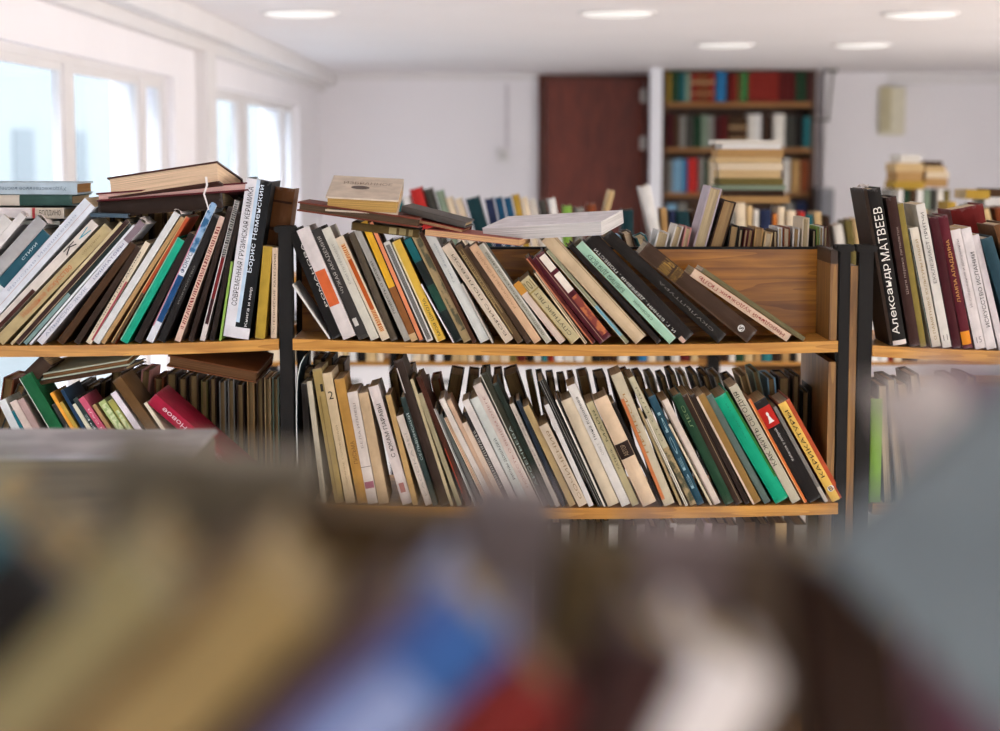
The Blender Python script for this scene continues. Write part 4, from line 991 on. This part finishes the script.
# stack of books lying on that row, in front of the tall bookcase
def pile(rows, Y, depth, labf, group, pages='b99c6c'):
    for k, (x0, x1, y0, y1, c, flip) in enumerate(rows):
        lying(labf(k, c), (x0, y0, Y), (x1, y0 + .3, Y), y1 - y0 - .15, depth, NAMED[c], group, flip, 0, (), False, NAMED[c] if flip else 'c8b48f')
pile([(715, 783, 140, 144, 'off-white', True), (722, 781, 144.2, 149, 'white', True), (718, 784, 149.2, 157, 'tan', True), (716, 782, 157.2, 163, 'sand', True), (719, 783, 163.2, 170, 'cream', True), (720, 781, 170.2, 178, 'sand', True), (720, 784, 178.2, 185, 'olive', True), (717, 786, 185.2, 190, 'grey-green', True), (722, 784, 190.2, 196, 'dark brown', False), (716, 790, 196.2, 203, 'tan', True)],
     5.36, .16, lambda k, c: f'{c} volume, {ordw(k + 1)} from the top of the stack before the tall bookcase', 'stack before the tall bookcase')
pile([(896, 924, 163, 172, 'sand', True), (897, 923, 172.2, 181, 'tan', True), (895, 925, 181.2, 189, 'mustard', True), (900, 921, 155, 162.8, 'off-white', True)], 7.6, .2, lambda k, c: f'{c} volume in the nearer half of the pile under the wall box', 'pile under the wall box')
pile([(926, 943, 161, 166, 'umber', True), (925, 946, 166.2, 172, 'sand', True), (926, 949, 172.2, 178, 'cream', True), (925, 948, 178.2, 187, 'tan', True)], 7.62, .2, lambda k, c: f'{c} volume in the farther half of the pile under the wall box', 'pile under the wall box')
pile([(966, 990, 190, 199, 'mustard', False), (989, 1012, 189, 197, 'umber', True), (985, 1010, 197.2, 206, 'white', True)], 5.33, .14, lambda k, c: f'{c} volume lying on the far end of the bookcase behind', 'volumes lying on the bookcase behind')
# third row of bookcases carries that pile
Y2 = 7.6
zc1 = at(900, 189.3, Y2).z - .17
o = rear_case('third bookcase back, carrying the pile under the wall box', 850, 1020, Y2 + .1, [zc1 - .001, zc1 - .3, .9, .5, .15], [], '')
for i, (a, b, c, ln) in enumerate([(888, 894, 'grey', 0), (895, 901, 'white', 0), (902, 907, 'dark green', 0), (908, 914, 'umber', 0), (915, 921, 'white', 0), (922, 928, 'grey-green', 0), (929, 934, 'dark grey', 0), (935, 941, 'off-white', 0), (942, 948, 'olive', 0)]):
    stand(i + 1, a, b, 189.6 + (i % 3) * .1, Y2 - .01, zc1 + .001, c, ln, 'on the third bookcase back, carrying the pile', 'books under the far pile', False, .2, R=R)

# long white counter across the middle of the room, seen through the gap under the boards
ca, cb_ = at(320, 300, 9.2).x, at(742, 300, 9.2).x
o = empty('counter', ((ca + cb_) / 2, 9.4, 0)); tag(o, uniq('long low white counter seen through the gap under the boards'), 'counter')
hw_ = (cb_ - ca) / 2
MB().box(-hw_, hw_, -.22, .25, .82, .86, .004).build('worktop', plain('counter_top', 'c9c4bd', .4), o)
MB().box(-hw_ + .03, hw_ - .03, -.18, .22, .08, .82, .003).build('body', white_trim, o)
for k in range(4):
    w_ = (2 * hw_ - .06) / 4
    d = MB().box(-hw_ + .03 + k * w_ + .006, -hw_ + .03 + (k + 1) * w_ - .006, -.198, -.18, .1, .80, .003).build('door', white_trim, o)
    MB().box(-hw_ + .03 + k * w_ + .05, -hw_ + .03 + k * w_ + .16, -.215, -.198, .72, .735, .002).build('handle', bl, d)
MB().box(-hw_ + .05, hw_ - .05, -.15, .2, 0, .08).build('plinth', bl, o)

# ---- the tall bookcase by the far wall
Y3 = 13.1
a, b = at(662, 150, Y3), at(815, 150, Y3)
ztop3 = at(735, 69, Y3).z
zsh = [at(735, y, Y3).z for y in (102.5, 148, 192.5)]
pit = zsh[0] - zsh[1]
while zsh[-1] - pit > .08: zsh.append(zsh[-1] - pit)
root = empty('tall_bookcase', ((a.x + b.x) / 2, Y3 + .15, 0)); tag(root, uniq('tall brown wooden bookcase full of books against the far wall'), 'bookcase')
h = (b.x - a.x) / 2
brown = wood_mat('brown_case', '3d2416', '5d3b22', 2, 4, .5)
edge = wood_mat('case_shelf', '8a5a2a', 'b07a3f', 0, 4, .5)
MB().box(-h, -h + .03, -.15, .15, 0, ztop3, .003).build('side_panel', brown, root)
MB().box(h - .03, h, -.15, .15, 0, ztop3, .003).build('side_panel', brown, root)
MB().box(-h + .03, h - .03, -.14, .15, ztop3 - .03, ztop3 - .002).build('top_panel', brown, root)
MB().box(-h + .03, h - .03, .135, .148, .05, ztop3 - .03).build('back_panel', brown, root)
for z in zsh: MB().box(-h + .031, h - .031, -.148, .134, z - .03, z).build('shelf_board', edge, root)
def tallrow(k, items, z, place):
    for i, it in enumerate(items):
        x0, x1, top, c = it[:4]
        stand(i + 1, x0, x1 - .15, top, Y3 - .12, z + .002, c, it[4] if len(it) > 4 else 0, place, 'books in the tall bookcase', False, .2,
              bands=[('b', 0, 1, .62, .7, 'b99a72'), ('b', 0, 1, .25, .3, 'b99a72')] if len(it) > 5 else (), R=R)
tallrow(0, [(666.5, 669, 73, 'mustard'), (669.3, 677.6, 71, 'dark green'), (678, 683, 73, 'teal'), (683.3, 688.6, 72, 'grey-green'), (689, 694.6, 73, 'brick red', 0, 1), (695, 700.6, 72, 'rust brown', 0, 1), (701, 706.4, 73, 'rust brown', 0, 1), (706.8, 712.6, 72, 'brick red', 0, 1), (713.5, 724, 71, 'blue'), (725, 729, 73, 'dark red'), (729.4, 733.6, 74, 'brick red'), (735, 739, 73, 'olive'), (739.3, 745, 72, 'green'),
  (746, 751.6, 72, 'brick red'), (752, 757.6, 72, 'brick red'), (758, 763.6, 72.5, 'brick red'), (764, 769.6, 72, 'brick red'), (770, 775.6, 72, 'brick red'), (776, 781.2, 73, 'dark red'), (781.6, 787, 73, 'dark red'), (787.4, 792, 73, 'dark red'), (792.5, 798, 71.5, 'dark green'), (798.3, 803, 72, 'dark green'), (803.4, 808.5, 71, 'maroon')], zsh[0], 'on the top shelf of the tall bookcase')
tallrow(1, [(666.5, 672, 114, 'maroon'), (672.5, 678, 116, 'umber'), (678.3, 684, 116, 'grey'), (684.5, 692, 115, 'dark grey'), (692.4, 699.5, 116, 'dark green'), (700, 706, 115, 'grey-green'), (706.3, 712.5, 116, 'grey'), (713, 719, 116, 'maroon'), (719.4, 725.5, 116, 'dark red'), (727, 733, 117, 'umber', 0, 1), (733.4, 739.3, 117, 'umber', 0, 1), (739.7, 745.5, 117, 'umber', 0, 1), (746, 752.5, 114, 'off-white'), (752.8, 759, 114, 'white'), (760, 770, 116, 'dark brown'), (771, 783, 114, 'off-white'), (785, 792.5, 116, 'dark grey'), (793, 800, 116, 'black'), (801, 808, 117, 'teal')], zsh[1], 'on the second shelf of the tall bookcase')
tallrow(2, [(667, 671, 160, 'grey'), (672, 676.6, 160, 'light blue'), (677, 681.6, 159, 'light blue'), (682, 686, 160, 'blue'), (687, 696.5, 158.5, 'bright red'), (698, 703, 158, 'grey'), (703.4, 707, 160, 'dark green'), (708, 716, 159, 'cream'), (717, 723, 160, 'white', 6), (725, 735, 160, 'tan'), (736, 748, 160, 'sand'), (750, 764, 160, 'umber'), (766, 778, 161, 'tan'), (782, 788, 159, 'off-white'), (790, 798, 160, 'tan'), (799, 807, 160, 'rust brown')], zsh[2], 'on the third shelf of the tall bookcase')
tallrow(3, [(667, 676, 204, 'light blue'), (678, 686, 203, 'grey'), (688, 697, 204, 'umber'), (700, 708, 205, 'dark brown'), (785, 793, 203, 'grey'), (795, 806, 202, 'navy')], zsh[3], 'on the fourth shelf of the tall bookcase')
# grey box on the floor-standing unit right of the tall case
p0, p1 = at(819, 188, 12.9), at(831, 215, 12.9)
o = empty('storage_unit', ((p0.x + p1.x) / 2, 12.95, 0)); tag(o, 'narrow grey steel unit standing beside the tall bookcase', 'cabinet')
hw_ = (p1.x - p0.x) / 2
gs = plain('unit_grey', '85858a', .5)
MB().box(-hw_, hw_, -.16, .16, .06, p0.z, .006).build('body', gs, o)
MB().box(-hw_ + .01, hw_ - .01, -.17, -.16, .1, p0.z - .03, .003).build('door', plain('unit_door', '78787e', .5), o)
MB().box(-hw_ + .01, hw_ - .01, -.14, .14, 0, .06).build('plinth', bl, o)

# ---- low wooden cabinet with a dusty grey top, in front of the window bookcase
Yc = 2.02
zt = at(120, 454, Yc).z
xr = at(190, 461, Yc).x; xl = at(-180, 461, Yc).x
o = empty('cabinet', ((xl + xr) / 2, Yc + .16, 0)); tag(o, uniq('low brown cabinet with a dusty grey top before the window bookcase'), 'cabinet')
hw_ = (xr - xl) / 2
MB().box(-hw_ - .002, hw_ + .002, -.165, .03, zt - .006, zt, .002).build('top', pattern_mat('dusty_top', '8f8b8c', 'a9a5a6', 9, 0, 'noise'), o)
cb = wood_mat('cabinet_wood', '4c4233', '655a46', 0, 6, .5)
MB().box(-hw_, hw_, -.15, .025, .08, zt - .006, .003).build('body', cb, o)
for s in (0, 1):
    d = MB().box(-hw_ + .01 + s * hw_, s * hw_ - .005 if s else -.005, -.168, -.15, .1, zt - .16, .003).build('door', cb, o)
    MB().cyl((-.03 if not s else .03, -.19, .9), (-.03 if not s else .03, -.168, .9), .012, 12).build('knob', bl, d)
MB().box(-hw_ + .02, hw_ - .02, -.13, .02, 0, .08).build('plinth', bl, o)

# ---- the shelf right before the camera: tops of leaning books, far out of focus
Yg = .43
zg = EYE - .262
o = empty('bookcase', (0.02, Yg + .12, 0)); tag(o, uniq('bookcase right under the camera, its boards hidden by its own blurred books'), 'bookcase', 'black framed bookcases across the room')
for z in (zg, zg - .29, zg - .58, zg - .87, .15):
    MB().box(-.6, .6, -.14, .22, z - .02, z, .002).build('shelf_board', oak, o)
for x in (-.61, .61):
    for y in (-.14, .19): MB().box(x - .012, x + .012, y, y + .03, 0, zg + .06, .002).build('post', black, o)
def fg(label, tx, ty, deg, tp, col, Y=Yg, wd=.05, opts=(), hard=True, pages='a8946c', name='book'):
    """blurred book whose top corner nearest the windows stands at tx, ty; deg > 0 leans away from the windows"""
    k = Y / F; th = math.radians(-deg); t = tp * k
    P = at(tx, ty, Y)
    if deg > 0:                                   # far upper corner
        P = P + Vector((math.cos(th) * t, 0, math.sin(th) * t))
    L = (P.z - zg) / math.cos(th)
    x = P.x + (P.z - zg) * math.tan(th)           # foot below that corner
    r = empty(name, (x, Y, zg + .0005)); r.rotation_euler = (0, -th, 0)
    tag(r, uniq(label), name, 'blurred books right before the camera')
    make_book(r, t, L, wd, col, opts, -t if deg > 0 else 0, False, hard, pages)
N = ', row right before the camera'
Yh = .56
fg('teal blurred book at the window end' + N, -45, 478, 46, 88, '1d5c66')
fg('dark brown blurred book beside the teal one' + N, 12, 522, 46, 112, '17100a')
fg('beige blurred book beside the dark brown one' + N, 130, 535, 46, 90, '7d7150', opts=[('b', .2, .8, .5, .75, '806c56')])
fg('dull brown blurred book between the beige and tan ones' + N, 222, 555, 46, 44, '5a452b')
fg('tan blurred book next to the brown one' + N, 262, 545, 46, 100, '87714a', opts=[('b', .1, .7, .55, .7, '5a4229')])
fg('dark mauve blurred book beside the blue and white one' + N, 390, 590, 46, 34, '564440')
fg('blue and white blurred book' + N, 446, 578, 46, 100, '7f89aa', opts=[('b', 0, 1, .89, 1, '37578a'), ('b', 0, .22, 0, 1, '3f4878')])
fg('red blurred book beside the blue and white one' + N, 516, 655, 44, 86, '69201a')
fg('dark red-brown blurred book' + N, 632, 630, 26, 84, '371f1a')
fg('pale blurred book with a white spine' + N, 690, 640, 26, 100, 'cfc6c1')
fg('dark brown blurred book under the grey folder' + N, 800, 560, -8, 92, '38271d', Y=.49)
fg('large grey blurred folder leaning at the far end' + N, 826, 556, -44, 420, '666d70', wd=.03, pages='6c7174', name='folder')
fg('taupe blurred book standing behind the beige one' + N, 108, 450, 5, 205, '6a6253', Y=Yh, pages='8f8778')
fg('umber blurred book standing behind the tan one' + N, 292, 505, 6, 190, '54432e', Y=Yh, pages='6d5c42')
fg('greyish mauve blurred book behind the blue one' + N, 470, 492, 8, 92, '7d7474', Y=Yh, pages='8d8585')
fg('olive brown blurred book behind the red one' + N, 560, 545, 6, 90, '62543d', Y=Yh, pages='6d5f48')
fg('lilac grey blurred book behind the white spine' + N, 640, 532, 8, 100, '7f7271', Y=Yh, pages='978a88')
fg('grey-brown blurred book behind the dark one' + N, 738, 548, 4, 76, '6d5f52', Y=Yh, pages='72655a')
fg('white blurred book behind the grey folder' + N, 896, 404, -22, 66, 'cfc3bd', Y=Yh, pages='d0c4bc')
fg('dusky pink blurred book behind the grey folder' + N, 966, 372, 4, 120, '855b6e', Y=Yh, pages='7f606d')
bad = [s for s in SHIFT if abs(s[1]) > 2 or s[2] < .55]
print('SHIFT', bad)
